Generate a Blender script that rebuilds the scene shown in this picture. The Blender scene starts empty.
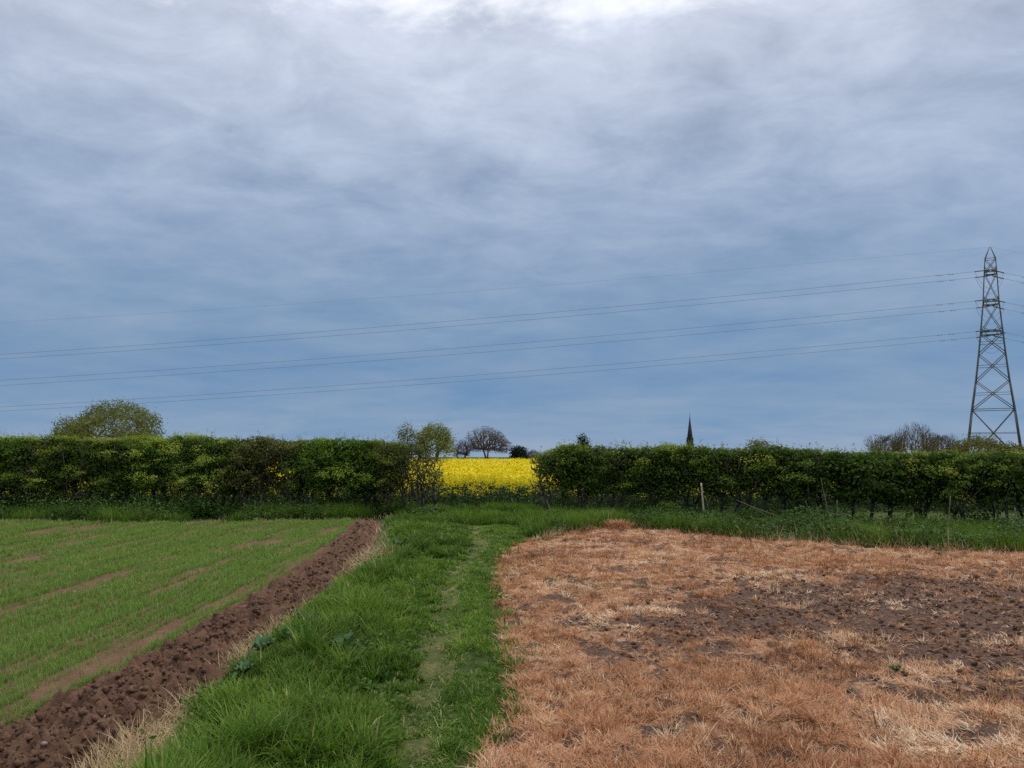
import bpy, math, random
import numpy as np
from mathutils import Vector

rng = np.random.default_rng(7)
random.seed(7)
scene = bpy.context.scene
col = scene.collection
R = math.radians

# ------------------------------------------------------------------ camera
FPX, HOR, EYE = 780.0, 457.0, 1.65
PITCH = math.radians(1.8)
PP = HOR - FPX * math.tan(PITCH)          # row of the lens axis (rising front)
cam_d = bpy.data.cameras.new('camera')
cam = bpy.data.objects.new('camera', cam_d)
col.objects.link(cam)
cam_d.sensor_width = 36.0
cam_d.lens = FPX / 1024 * 36
cam_d.shift_y = (PP - 384) / 1024
cam_d.clip_start, cam_d.clip_end = 0.05, 12000
cam.location = (0, 0, EYE)
cam.rotation_euler = (math.pi / 2 + PITCH, 0, 0)
scene.camera = cam
_cp, _sp = math.cos(PITCH), math.sin(PITCH)

def ray(px, py):
    a, b = (px - 512) / FPX, (PP - py) / FPX
    return np.array([a, _cp - b * _sp, _sp + b * _cp])

def G(px, py, z=0.0):                 # where the sight line meets the ground
    d = ray(px, py)
    t = (z - EYE) / d[2]
    return np.array([d[0] * t, d[1] * t, z])

def At(px, py, Y):                    # the point of a sight line at distance Y
    d = ray(px, py)
    t = Y / d[1]
    return np.array([d[0] * t, Y, EYE + d[2] * t])

# ------------------------------------------------------------------ noise
def _h(ix, iy, iz, s):
    n = (ix * 374761393 + iy * 668265263 + iz * 2147483647 + s * 974634343) & 0x7fffffff
    n = ((n ^ (n >> 13)) * 1274126177) & 0x7fffffff
    n = ((n ^ (n >> 15)) * 2246822519) & 0x7fffffff
    return ((n ^ (n >> 16)) & 0xffff) / 65535.0

def vnoise(x, y, z=None, s=0):
    x = np.asarray(x, float); y = np.asarray(y, float)
    z = np.zeros_like(x) if z is None else np.asarray(z, float)
    xi, yi, zi = (np.floor(v).astype(np.int64) for v in (x, y, z))
    fx, fy, fz = x - xi, y - yi, z - zi
    fx, fy, fz = (f * f * (3 - 2 * f) for f in (fx, fy, fz))
    out = 0
    for dx in (0, 1):
        for dy in (0, 1):
            for dz in (0, 1):
                w = (fx if dx else 1 - fx) * (fy if dy else 1 - fy) * (fz if dz else 1 - fz)
                out = out + w * _h(xi + dx, yi + dy, zi + dz, s)
    return out

def fbm(x, y, z=None, s=0, o=4):
    a, t, n = 0.5, 0, 0
    for k in range(o):
        f = 2.03 ** k
        t = t + a * vnoise(x * f, y * f, None if z is None else z * f, s + k * 17)
        n += a; a *= 0.5
    return t / n

# ------------------------------------------------------------------ mesh helpers
def mesh(name, V, F, attrs=None, smooth=False):
    """V (n,3); F a list of (m,k) index arrays."""
    V = np.ascontiguousarray(V, np.float32)
    me = bpy.data.meshes.new(name)
    me.vertices.add(len(V)); me.vertices.foreach_set('co', V.ravel())
    F = [np.asarray(f, np.int32) for f in F if len(f)]
    loops = np.concatenate([f.ravel() for f in F])
    tot = np.concatenate([np.full(len(f), f.shape[1], np.int32) for f in F])
    start = np.concatenate([[0], np.cumsum(tot)[:-1]]).astype(np.int32)
    me.loops.add(len(loops)); me.loops.foreach_set('vertex_index', loops)
    me.polygons.add(len(tot)); me.polygons.foreach_set('loop_start', start)
    me.update(calc_edges=True)
    for k, v in (attrs or {}).items():
        at = me.attributes.new(k, 'FLOAT', 'POINT')
        at.data.foreach_set('value', np.ascontiguousarray(v, np.float32))
    if smooth:
        me.polygons.foreach_set('use_smooth', np.ones(len(tot), bool))
    return me

def link(name, me, mat, parent=None):
    o = bpy.data.objects.new(name, me)
    col.objects.link(o)
    if mat is not None and not me.materials:
        me.materials.append(mat)
    if parent is not None:
        o.parent = parent
    return o

def tag(o, label=None, cat=None, group=None, kind=None):
    if label: o['label'] = label
    if cat: o['category'] = cat
    if group: o['group'] = group
    if kind: o['kind'] = kind
    return o

def empty(name, loc, label, cat, group=None):
    o = bpy.data.objects.new(name, None)
    col.objects.link(o)
    o.location = loc
    o.empty_display_size = 0.2
    return tag(o, label, cat, group)

def grid_faces(nr, nc):
    i = np.arange(nr - 1)[:, None] * nc + np.arange(nc - 1)[None, :]
    i = i.ravel()
    return np.stack([i, i + 1, i + nc + 1, i + nc], 1)

def tubes(segs, sides=5):
    """segs: (n,8) p0 p1 r0 r1 -> prisms"""
    S = np.asarray(segs, float)
    p0, p1, r0, r1 = S[:, 0:3], S[:, 3:6], S[:, 6], S[:, 7]
    d = p1 - p0
    L = np.linalg.norm(d, axis=1, keepdims=True) + 1e-9
    d = d / L
    ref = np.where(np.abs(d[:, 2:3]) > 0.9, [[1., 0, 0]], [[0, 0, 1.]])
    a = np.cross(d, ref); a /= np.linalg.norm(a, axis=1, keepdims=True)
    b = np.cross(d, a)
    ang = np.arange(sides) * 2 * math.pi / sides
    ring = a[:, None, :] * np.cos(ang)[None, :, None] + b[:, None, :] * np.sin(ang)[None, :, None]
    v0 = p0[:, None, :] + ring * r0[:, None, None]
    v1 = p1[:, None, :] + ring * r1[:, None, None]
    n = len(S)
    V = np.concatenate([v0, v1], 1).reshape(-1, 3)
    k = np.arange(sides); k2 = (k + 1) % sides
    q = np.stack([k, k2, k2 + sides, k + sides], 1)
    F = (np.arange(n)[:, None, None] * 2 * sides + q[None]).reshape(-1, 4)
    caps0 = np.arange(n)[:, None] * 2 * sides + k[::-1][None]
    caps1 = np.arange(n)[:, None] * 2 * sides + sides + k[None]
    return V, [F, caps0, caps1]

def polytube(P, r, sides=5):
    """one continuous tube along a polyline; r scalar or per point"""
    P = np.asarray(P, float); n = len(P)
    r = np.full(n, r) if np.isscalar(r) else np.asarray(r, float)
    T = np.gradient(P, axis=0); T /= np.linalg.norm(T, axis=1, keepdims=True) + 1e-12
    ref = np.array([0, 0, 1.]) if abs(T[:, 2]).mean() < 0.8 else np.array([1., 0, 0])
    a = np.cross(T, ref); a /= np.linalg.norm(a, axis=1, keepdims=True) + 1e-12
    b = np.cross(T, a)
    ang = np.arange(sides) * 2 * math.pi / sides
    V = P[:, None] + (a[:, None] * np.cos(ang)[None, :, None] + b[:, None] * np.sin(ang)[None, :, None]) * r[:, None, None]
    k = np.arange(sides); k2 = (k + 1) % sides
    F = np.concatenate([np.stack([i * sides + k, i * sides + k2, (i + 1) * sides + k2, (i + 1) * sides + k], 1) for i in range(n - 1)])
    return V.reshape(-1, 3), [F, k[::-1][None], (k + (n - 1) * sides)[None]]

def join(parts):
    V, F, A, off = [], {}, {}, 0
    for p in parts:
        v, f = p[0], p[1]
        V.append(v)
        for q in f:
            if len(q): F.setdefault(q.shape[1], []).append(np.asarray(q) + off)
        if len(p) > 2:
            for k, a in p[2].items(): A.setdefault(k, []).append(a)
        off += len(v)
    return np.concatenate(V), [np.concatenate(v) for v in F.values()], {k: np.concatenate(v) for k, v in A.items()}

def blades(P, head, length, width, lean, curl, rnd, nseg=3, twist=0.6):
    """grass blades rooted at P; lean = angle off vertical at root, curl = added by the tip"""
    n = len(P)
    t = np.linspace(0, 1, nseg + 1)
    lean = np.asarray(lean) * np.ones(n); curl = np.asarray(curl) * np.ones(n)
    ang = lean[:, None] + curl[:, None] * t[None, :]
    ca, sa = np.cos(ang), np.sin(ang)
    step = length[:, None] / nseg
    hz = np.concatenate([np.zeros((n, 1)), np.cumsum(ca[:, :-1] * step, 1)], 1)
    hx = np.concatenate([np.zeros((n, 1)), np.cumsum(sa[:, :-1] * step, 1)], 1)
    dx, dy = np.cos(head), np.sin(head)
    C = np.stack([P[:, 0:1] + dx[:, None] * hx, P[:, 1:2] + dy[:, None] * hx, P[:, 2:3] + hz], 2)
    wa = head + math.pi / 2 + rng.uniform(-twist, twist, n)
    W = np.stack([np.cos(wa), np.sin(wa), rng.uniform(-.25, .25, n)], 1)
    prof = (1 - t ** 1.6) * 0.5 * (0.75 + 0.6 * np.sqrt(t))
    off = W[:, None, :] * (width[:, None] * prof[None, :])[:, :, None]
    Lf, Rt = C - off, C + off
    nv = 2 * nseg + 1
    V = np.empty((n, nv, 3))
    V[:, 0:2 * nseg:2] = Lf[:, :nseg]
    V[:, 1:2 * nseg:2] = Rt[:, :nseg]
    V[:, 2 * nseg] = C[:, nseg]
    base = (np.arange(n) * nv)[:, None]
    q = [base + np.array([[2 * k, 2 * k + 1, 2 * k + 3, 2 * k + 2]]) for k in range(nseg - 1)]
    tri = base + np.array([[2 * nseg - 2, 2 * nseg - 1, 2 * nseg]])
    F = ([np.concatenate(q)] if q else []) + [tri]
    tt = np.repeat(t[:nseg], 2); tt = np.append(tt, 1.0)
    return V.reshape(-1, 3), F, {'rnd': np.repeat(rnd, nv), 'tt': np.tile(tt, n)}

def leaves(P, N, size, rnd, asp=0.62, fold=0.18):
    """folded leaf quads at P with facing N"""
    n = len(P)
    N = N / (np.linalg.norm(N, axis=1, keepdims=True) + 1e-9)
    rv = rng.normal(size=(n, 3))
    a = np.cross(N, rv); a /= np.linalg.norm(a, axis=1, keepdims=True) + 1e-9
    b = np.cross(N, a)
    s = size[:, None]
    V = np.stack([P - a * s * .5, P + b * s * .5 * asp + N * s * fold, P + a * s * .5, P - b * s * .5 * asp + N * s * fold], 1)
    F = np.arange(4 * n).reshape(n, 4)
    return V.reshape(-1, 3), [F], {'rnd': np.repeat(rnd, 4)}

# ------------------------------------------------------------------ materials
class NT:
    def __init__(s, name):
        s.m = bpy.data.materials.new(name); s.m.use_nodes = True
        s.t = s.m.node_tree; s.t.nodes.clear()
        s.out = s.n('ShaderNodeOutputMaterial')
    def n(s, ty, **kw):
        nd = s.t.nodes.new(ty)
        for k, v in kw.items():
            if k in nd.inputs.keys() and not hasattr(nd, k): nd.inputs[k].default_value = v
            else: setattr(nd, k, v)
        return nd
    def l(s, a, b): s.t.links.new(a, b)
    def ramp(s, fac, stops, interp='LINEAR'):
        r = s.n('ShaderNodeValToRGB'); cr = r.color_ramp; cr.interpolation = interp
        while len(cr.elements) > 1: cr.elements.remove(cr.elements[-1])
        cr.elements[0].position = stops[0][0]; cr.elements[0].color = (*stops[0][1], 1)
        for p, c in stops[1:]:
            e = cr.elements.new(p); e.color = (*c, 1)
        if fac is not None: s.l(fac, r.inputs[0])
        return r.outputs[0]
    def noise(s, scale, detail=5, rough=.6, vec=None, dist=0.0):
        k = s.n('ShaderNodeTexNoise'); k.inputs['Scale'].default_value = scale
        k.inputs['Detail'].default_value = detail; k.inputs['Roughness'].default_value = rough
        k.inputs['Distortion'].default_value = dist
        if vec is None:
            if not hasattr(s, 'obj'):
                s.obj = s.n('ShaderNodeTexCoord').outputs['Object']
            vec = s.obj
        s.l(vec, k.inputs['Vector'])
        return k.outputs['Fac']
    def mix(s, f, a, b, mode='MIX'):
        k = s.n('ShaderNodeMix'); k.data_type = 'RGBA'; k.blend_type = mode
        for v, i in ((f, 0), (a, 6), (b, 7)):
            if hasattr(v, 'links'): s.l(v, k.inputs[i])
            elif i == 0: k.inputs[0].default_value = v
            else: k.inputs[i].default_value = (*v, 1)
        return k.outputs[2]
    def math(s, op, a, b=0.0, c=0.0):
        k = s.n('ShaderNodeMath'); k.operation = op
        for i, v in enumerate((a, b, c)):
            if hasattr(v, 'links'): s.l(v, k.inputs[i])
            else: k.inputs[i].default_value = v
        return k.outputs[0]

def leaf_mat(name, stops, trans=0.3, rough=0.65, tip=None, spec=0.12):
    m = NT(name)
    at = m.n('ShaderNodeAttribute', attribute_name='rnd')
    c = m.ramp(at.outputs['Fac'], stops)
    if tip:
        t2 = m.n('ShaderNodeAttribute', attribute_name='tt')
        c = m.mix(m.math('MULTIPLY', m.math('POWER', t2.outputs['Fac'], 3.0), 0.6), c, tip)
    p = m.n('ShaderNodeBsdfPrincipled')
    m.l(c, p.inputs['Base Color']); p.inputs['Roughness'].default_value = rough
    p.inputs['Specular IOR Level'].default_value = spec
    tr = m.n('ShaderNodeBsdfTranslucent')
    m.l(m.mix(0.5, c, (1.0, 1.0, 0.35), 'MULTIPLY'), tr.inputs['Color'])
    mx = m.n('ShaderNodeMixShader'); mx.inputs[0].default_value = trans
    m.l(p.outputs[0], mx.inputs[1]); m.l(tr.outputs[0], mx.inputs[2])
    m.l(mx.outputs[0], m.out.inputs[0])
    return m.m

def solid_mat(name, c1, c2, scale=8, rough=.8, bump=0.3, bscale=None, metal=0.0, dist=0.02, spec=0.3):
    m = NT(name)
    c = m.ramp(m.noise(scale, 6), [(.3, c1), (.7, c2)])
    p = m.n('ShaderNodeBsdfPrincipled'); m.l(c, p.inputs['Base Color'])
    p.inputs['Roughness'].default_value = rough; p.inputs['Metallic'].default_value = metal
    p.inputs['Specular IOR Level'].default_value = spec
    if bump:
        b = m.n('ShaderNodeBump'); b.inputs['Strength'].default_value = bump; b.inputs['Distance'].default_value = dist
        m.l(m.noise(bscale or scale * 4, 8, .7), b.inputs['Height']); m.l(b.outputs[0], p.inputs['Normal'])
    m.l(p.outputs[0], m.out.inputs[0])
    return m.m

def soil_mat(name, stops, s1=3.0, s2=40.0, bump=.8, dist=.02):
    m = NT(name)
    f = m.math('ADD', m.math('MULTIPLY', m.noise(s1, 6, .65), .55), m.math('MULTIPLY', m.noise(s2, 6, .7), .45))
    c = m.ramp(f, stops)
    p = m.n('ShaderNodeBsdfPrincipled'); m.l(c, p.inputs['Base Color'])
    p.inputs['Roughness'].default_value = .95; p.inputs['Specular IOR Level'].default_value = .15
    b = m.n('ShaderNodeBump'); b.inputs['Strength'].default_value = bump; b.inputs['Distance'].default_value = dist
    m.l(m.noise(s2, 8, .75), b.inputs['Height']); m.l(b.outputs[0], p.inputs['Normal'])
    m.l(p.outputs[0], m.out.inputs[0])
    return m.m

M = {}
M['ground'] = soil_mat('meadow_earth', [(.3, (.035, .05, .014)), (.5, (.05, .075, .018)), (.7, (.08, .085, .03))], .8, 25)
M['crop_soil'] = soil_mat('drilled_soil', [(.3, (.095, .052, .032)), (.5, (.155, .088, .054)), (.72, (.23, .14, .09))], 2, 45)
M['plough'] = soil_mat('turned_soil', [(.3, (.075, .041, .027)), (.5, (.145, .081, .053)), (.72, (.25, .15, .10))], 5, 60)
M['path'] = soil_mat('trodden_earth', [(.36, (.05, .075, .018)), (.52, (.10, .11, .035)), (.60, (.19, .16, .075)), (.70, (.34, .26, .14))], 3.2, 40)
M['grass'] = leaf_mat('grass_blade', [(0, (.022, .068, .008)), (.35, (.058, .148, .014)), (.7, (.118, .232, .022)), (.93, (.20, .31, .042)), (1, (.46, .40, .19))], .35, tip=(.24, .32, .07))
M['crop'] = leaf_mat('seedling_blade', [(0, (.12, .215, .040)), (.5, (.19, .31, .068)), (1, (.28, .39, .11))], .35)
M['straw'] = leaf_mat('dead_blade', [(0, (.17, .08, .045)), (.22, (.42, .195, .098)), (.60, (.60, .33, .18)), (.88, (.70, .46, .29)), (1, (.80, .66, .49))], .2, .75)
M['hay'] = leaf_mat('dry_blade', [(0, (.30, .20, .10)), (.5, (.48, .35, .20)), (1, (.62, .50, .33))], .2, .75)
M['bark'] = solid_mat('bark', (.05, .042, .032), (.14, .12, .09), 6, .9, .6)
M['twig'] = solid_mat('purple_twig', (.075, .055, .055), (.12, .09, .085), 4, .9, .2)
M['grey_twig'] = solid_mat('grey_twig', (.075, .065, .05), (.13, .115, .085), 4, .9, .2)
M['pale_wood'] = solid_mat('weathered_stick', (.34, .29, .21), (.52, .46, .36), 12, .85, .4)
M['dull_wood'] = solid_mat('dull_stick', (.13, .105, .07), (.24, .20, .145), 12, .9, .4)
M['stone'] = solid_mat('field_stone', (.20, .145, .11), (.30, .23, .18), 14, .85, .5, dist=.004)
M['white_stone'] = solid_mat('white_stone', (.62, .58, .52), (.78, .75, .70), 14, .7, .3, dist=.004)
M['steel'] = solid_mat('galvanised_steel', (.085, .088, .096), (.14, .145, .155), .8, .55, .1, metal=.35)
M['cable'] = solid_mat('aluminium_cable', (.16, .18, .20), (.20, .22, .24), 1, .6, 0, metal=.3)
M['glass'] = solid_mat('glazed_insulator', (.06, .065, .07), (.10, .11, .115), 5, .3, 0)
M['slate'] = solid_mat('spire_stone', (.020, .020, .026), (.045, .044, .052), .6, .85, .3, dist=.05)
M['church_stone'] = solid_mat('church_stone', (.13, .11, .09), (.22, .19, .16), .8, .9, .4, dist=.05)
M['dark'] = solid_mat('dark_opening', (.012, .012, .014), (.02, .02, .022), 1, .6, 0)

# ------------------------------------------------------------------ the lie of the land, read off the photo
def curve(pts):
    g = np.array([G(*p)[:2] for p in pts])
    g = g[np.argsort(g[:, 1])]
    ys, xs = g[:, 1], g[:, 0]
    return lambda y: np.interp(y, ys, xs)

cA = curve([(-60, 772), (0, 738), (117, 676), (195, 633), (273, 590), (332, 547), (352, 528), (362, 520)])       # crop | turned soil
cB = curve([(60, 800), (117, 754), (168, 715), (219, 672), (273, 633), (352, 575), (368, 547), (376, 530), (378, 520)])  # turned soil | verge
cC = curve([(120, 800), (155, 762), (190, 705), (250, 662), (275, 634), (354, 576), (384, 547), (384, 530), (384, 520)])  # straw lip | green verge
cE = curve([(482, 800), (487, 749), (512, 715), (512, 681), (506, 647), (500, 612), (497, 578), (500, 554), (520, 543), (550, 534)])  # green | dead field
cP = curve([(385, 830), (401, 763), (415, 715), (429, 674), (441, 636), (443, 592), (456, 573), (478, 548), (474, 530), (478, 515)])  # worn line
_v = np.array([G(*p)[:2] for p in [(500, 548), (528, 541), (569, 531), (620, 528), (650, 530), (768, 541), (860, 545), (943, 551), (1024, 553), (1150, 560), (1500, 580)]])
_v = _v[np.argsort(_v[:, 0])]
def Yv(x): return np.interp(x, _v[:, 0], _v[:, 1])          # dead field | hedge-foot verge
_c = np.array([G(*p)[:2] for p in [(-400, 522), (0, 522), (130, 524), (300, 522), (380, 519)]])
_c = _c[np.argsort(_c[:, 0])]
def Yc(x): return np.interp(x, _c[:, 0], _c[:, 1])          # crop | hedge-foot verge

def H(x, y):
    x = np.asarray(x, float); y = np.asarray(y, float)
    h = (fbm(x * .9, y * .9, s=3, o=3) - .5) * .06
    m = np.clip((x - cC(y)) / .2, 0, 1) * np.clip((cE(y) - .05 - x) / .2, 0, 1)    # the green baulk stands a little proud
    h = h + m * (.05 + .05 * (fbm(x * 2.2, y * 2.2, s=9, o=2) - .5))
    w = np.exp(-((x - cP(y)) / .16) ** 2)
    h = h - w * .05
    h = h * np.clip((60 - np.hypot(x, y)) / 30, 0, 1)
    return h

# ---- base ground to the horizon
def spread(lo, hi, fine, far, n):
    core = np.arange(lo, hi + 1e-6, fine)
    g = np.geomspace(fine * 2, far, n)
    return np.concatenate([(lo - g)[::-1], core, hi + g])
gx = spread(-26, 26, .2, 6000, 26); gy = spread(1.5, 27, .15, 8000, 26)
XX, YY = np.meshgrid(gx, gy)
under = np.clip((XX - cE(YY) - .15) / .25, 0, 1) * np.clip((Yv(XX) - .25 - YY) / .3, 0, 1) + np.clip((cB(YY) - .12 - XX) / .25, 0, 1) * np.clip((Yc(XX) - .2 - YY) / .3, 0, 1)
under = under * np.clip((25 - np.abs(XX)) / 2, 0, 1) * np.clip((YY - 3.1) / .3, 0, 1)        # beneath the worked fields the base lies deeper
V = np.stack([XX.ravel(), YY.ravel(), (H(XX, YY) - .016 - .11 * under).ravel()], 1)
o = link('ground', mesh('ground', V, [grid_faces(len(gy), len(gx))], smooth=True), M['ground'])
tag(o, 'flat green earth running out to the horizon', 'ground', kind='structure')

ys_f = np.geomspace(2.9, 19.9, 640)
def strip(name, fl, fr, nc, hfun, mat, ys=ys_f):
    Y = np.repeat(ys[:, None], nc, 1)
    s = np.linspace(0, 1, nc)[None, :]
    X = fl(ys)[:, None] * (1 - s) + fr(ys)[:, None] * s
    Z = hfun(X, Y, np.repeat(s, len(ys), 0))
    V = np.stack([X.ravel(), Y.ravel(), Z.ravel()], 1)
    return link(name, mesh(name, V, [grid_faces(len(ys), nc)], smooth=True), mat)

# ---- drilled crop field (left)
ROWDIR = -0.015
def crop_h(x, y):
    r = (x - ROWDIR * y)
    return H(x, y) + .010 * np.cos(r * 2 * math.pi / .55) + (fbm(x * 9, y * 9, s=21, o=3) - .5) * .03 + (fbm(x * 26, y * 26, s=23, o=2) - .5) * .022
nX = 420; tx = np.linspace(0, 1, nX); ny = 330
Xb = -26 + tx * 26.0
ys_c = np.linspace(0, 1, ny) ** 1.5
Yt = 2.9 + (Yc(np.minimum(Xb - 2.7, -2.9)) - 2.9)[None, :] * ys_c[:, None]
Xt = cA(Yt) + .05 + (Xb[None, :])
o = link('crop_field', mesh('crop_field', np.stack([Xt.ravel(), Yt.ravel(), crop_h(Xt, Yt).ravel()], 1), [grid_faces(ny, nX)], smooth=True), M['crop_soil'])
tag(o, 'drilled brown soil of the young green crop field', 'field', kind='structure')

# ---- turned soil strip
def plough_h(X, Y, s):
    e = np.clip(np.minimum(s, 1 - s) * 6, 0, 1)
    r1 = np.abs(fbm(X * 6.5, Y * 6.5, s=31, o=2) - .5) * 2
    r2 = np.abs(fbm(X * 15, Y * 15, s=37, o=3) - .5) * 2
    r3 = fbm(X * 42, Y * 42, s=41, o=2) - .5
    return H(X, Y) - .004 + e * (.16 * (r1 ** .8) + .085 * r2 + .06 * r3 - .045) - .03 * e * np.exp(-((s - .8) / .15) ** 2)
o = strip('turned_soil', lambda y: cA(y) - .12 - .16 * (fbm(y * 2.2, y * 0 + 3, s=45, o=3) - .5), lambda y: cB(y) + .08, 92, plough_h, M['plough'])
tag(o, 'strip of freshly turned reddish brown soil', 'soil', kind='structure')

# ---- trodden line
o = strip('footpath', lambda y: cP(y) - .19, lambda y: cP(y) + .19, 24,
          lambda X, Y, s: H(X, Y) - .012 + .012 * np.sin(s * math.pi) ** .5 + (fbm(X * 6, Y * 3.4, s=5, o=3) - .525) * .09, M['path'])
tag(o, 'narrow trodden earth line through the grass', 'footpath', kind='structure')

# ---- sprayed-off field (right)
def bare(x, y):
    """1 where the ground shows bare between the dead grass"""
    a = G(968, 610); b = G(1010, 690)
    d1 = ((x - a[0] - .35 * (y - a[1])) / 2.9) ** 2 + ((y - a[1]) / 2.2) ** 2
    d2 = ((x - b[0] - .6) / 1.1) ** 2 + ((y - b[1]) / .45) ** 2
    n = fbm(x * 1.3, y * 2.0, s=51, o=4)
    f = np.exp(-d1 * .9) * 1.05 + np.exp(-d2 * 1.3) * .5
    return np.clip((f * (.35 + 1.3 * n) + (n - .5) * .5 - .20) * 2.6, 0, 1)
def dead_h(x, y):
    return H(x, y) + (fbm(x * 4, y * 4, s=61, o=3) - .5) * .07 + (fbm(x * 14, y * 14, s=63, o=3) - .5) * .045 + .05 * np.clip(fbm(x * 6, y * 6, s=111, o=3) - .49, -.12, .08)
nX, ny = 460, 420
tb = np.linspace(0, 1, nX); Xb = tb ** 1.25 * 27
sy = np.linspace(0, 1, ny) ** 1.6
Yt = 2.9 + (Yv(Xb + .1) - 2.9)[None, :] * sy[:, None]
Xt = Xb[None, :] + (cE(Yt) + .04) * np.clip(1 - tb * 5, 0, 1)[None, :]
Z = dead_h(Xt, Yt)
me = mesh('dead_grass_field', np.stack([Xt.ravel(), Yt.ravel(), Z.ravel()], 1), [grid_faces(ny, nX)], {'bare': np.maximum(bare(Xt, Yt), np.clip((.50 - fbm(Xt * 6, Yt * 6, s=111, o=3)) * 7, 0, 1)).ravel()}, smooth=True)
m = NT('matted_dead_grass')
ab = m.n('ShaderNodeAttribute', attribute_name='bare')
mp = m.n('ShaderNodeMapping'); mp.inputs['Scale'].default_value = (1, 1.6, 1)
tc = m.n('ShaderNodeTexCoord'); m.l(tc.outputs['Object'], mp.inputs[0])
f1 = m.noise(3.2, 8, .7, mp.outputs[0], .6); f2 = m.noise(34, 6, .75, mp.outputs[0], 1.2)
straw = m.ramp(m.math('ADD', m.math('MULTIPLY', f1, .45), m.math('MULTIPLY', f2, .55)),
               [(.34, (.13, .075, .05)), (.44, (.34, .185, .11)), (.56, (.50, .30, .19)), (.7, (.60, .42, .29))])
soil = m.ramp(f2, [(.36, (.065, .038, .029)), (.52, (.12, .074, .057)), (.68, (.30, .19, .13))])
fac = m.math('ADD', m.math('MULTIPLY', ab.outputs['Fac'], .9), m.math('MULTIPLY', m.math('SUBTRACT', m.noise(9, 7, .75), .52), 2.2))
c = m.mix(m.ramp(fac, [(.15, (0, 0, 0)), (.5, (1, 1, 1))]), straw, soil)
p = m.n('ShaderNodeBsdfPrincipled'); m.l(c, p.inputs['Base Color']); p.inputs['Roughness'].default_value = .95; p.inputs['Specular IOR Level'].default_value = .1
b = m.n('ShaderNodeBump'); b.inputs['Strength'].default_value = .8; b.inputs['Distance'].default_value = .025
m.l(f2, b.inputs['Height']); m.l(b.outputs[0], p.inputs['Normal']); m.l(p.outputs[0], m.out.inputs[0])
M['dead'] = m.m
o = link('dead_grass_field', me, M['dead'])
tag(o, 'field of orange brown sprayed off dead grass with bare soil patches', 'field', kind='structure')

# ------------------------------------------------------------------ scattering
def scatter(n, fl, fr, y0, y1, k):
    """n points between two side curves, density falling as Y**-k"""
    yy = np.linspace(y0, y1, 600)
    w = np.maximum(fr(yy) - fl(yy), 0) * yy ** -k
    cdf = np.cumsum(w); cdf /= cdf[-1]
    y = np.interp(rng.random(n), cdf, yy)
    x = fl(y) + rng.random(n) * (fr(y) - fl(y))
    return x, y
def fL(y): return np.maximum(-.80 * y - 1.5, -26)
def fR(y): return np.minimum(.80 * y + 1.5, 24)
def lod(y, y0=6.0, p=.75): return np.maximum(1, y / y0) ** p

# ---- young crop in rows
def crop_blades():
    n = 330000
    x, y = scatter(n, fL, lambda y: cA(y) + .02, 3.0, 20.3, 1.15)
    r = x - ROWDIR * y
    sp = .125
    k = np.round(r / sp)
    x = k * sp + ROWDIR * y + rng.normal(0, .015, n)
    lane = np.mod(k, 5)                                   # a wider bare wheeling every fifth row
    patch = fbm(x * 4.2, y * .40, s=71, o=4)
    keep = rng.random(n) < np.clip(.78 - .36 * (lane == 0) * np.clip((fbm(x * .8, y * .25, s=75, o=2) - .35) * 5, 0, 1) - np.clip((.41 - patch) * 6, 0, .58) * np.clip((cA(y) - x) / 1.3, .25, 1) - .55 * np.clip((.5 - fbm(x * 4, y * .8, s=77, o=3)) * 4, 0, 1) , .03, 1)
    keep &= (y < Yc(x) + .1) & (x < cA(y) - .04 + .22 * (fbm(x * 5, y * 3, s=73, o=2) - .45))
    x, y, patch = x[keep], y[keep], patch[keep]; n = len(x)
    z = crop_h(x, y) - .004
    L = rng.uniform(.045, .115, n) * (.75 + .5 * patch)
    return blades(np.stack([x, y, z], 1), rng.uniform(0, 6.283, n), L, rng.uniform(.004, .0075, n) * lod(y), rng.uniform(.05, .6, n), rng.uniform(.1, 1.1, n),
                  np.clip(rng.normal(.5, .22, n) + (patch - .5) * .6, 0, 1), 2)
V, F, A = crop_blades()
o = link('young_crop', mesh('young_crop', V, F, A), M['crop'])
tag(o, 'short bright green cereal seedlings in drilled rows', 'crop', kind='stuff')

# ---- tussocky green baulk and path edges
def tufted(n_tuft, per, fl, fr, y0, y1, k, keepf, lenf, wid, spread_r=.05, seed_dry=.02, hfun=H, segs=3, leanr=(.05, .75)):
    tx, ty = scatter(n_tuft, fl, fr, y0, y1, k)
    kp = rng.random(n_tuft) < keepf(tx, ty)
    tx, ty = tx[kp], ty[kp]
    tl = lenf(tx, ty) * rng.uniform(.55, 1.55, len(tx))
    tc = np.clip(rng.normal(.46, .23, len(tx)) + (fbm(tx * 1.2, ty * 1.2, s=81, o=3) - .5) * .9, 0, .92)
    th = rng.uniform(0, 6.283, len(tx))
    i = np.repeat(np.arange(len(tx)), per); n = len(i)
    a = rng.uniform(0, 6.283, n); r = spread_r * np.sqrt(rng.random(n)) * lod(ty[i], 8, .5)
    x, y = tx[i] + np.cos(a) * r, ty[i] + np.sin(a) * r
    L = tl[i] * rng.uniform(.45, 1.1, n)
    head = np.where(rng.random(n) < .5, a, th[i] + rng.normal(0, .8, n))
    rnd = np.clip(tc[i] + rng.normal(0, .13, n), 0, .94)
    rnd = np.where(rng.random(n) < seed_dry, 1.0, rnd)
    return blades(np.stack([x, y, hfun(x, y) - .012], 1), head, L, wid * rng.uniform(.7, 1.3, n) * lod(y, 6, .7), rng.uniform(*leanr, n), rng.uniform(.3, 1.5, n), rnd, segs)

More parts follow.
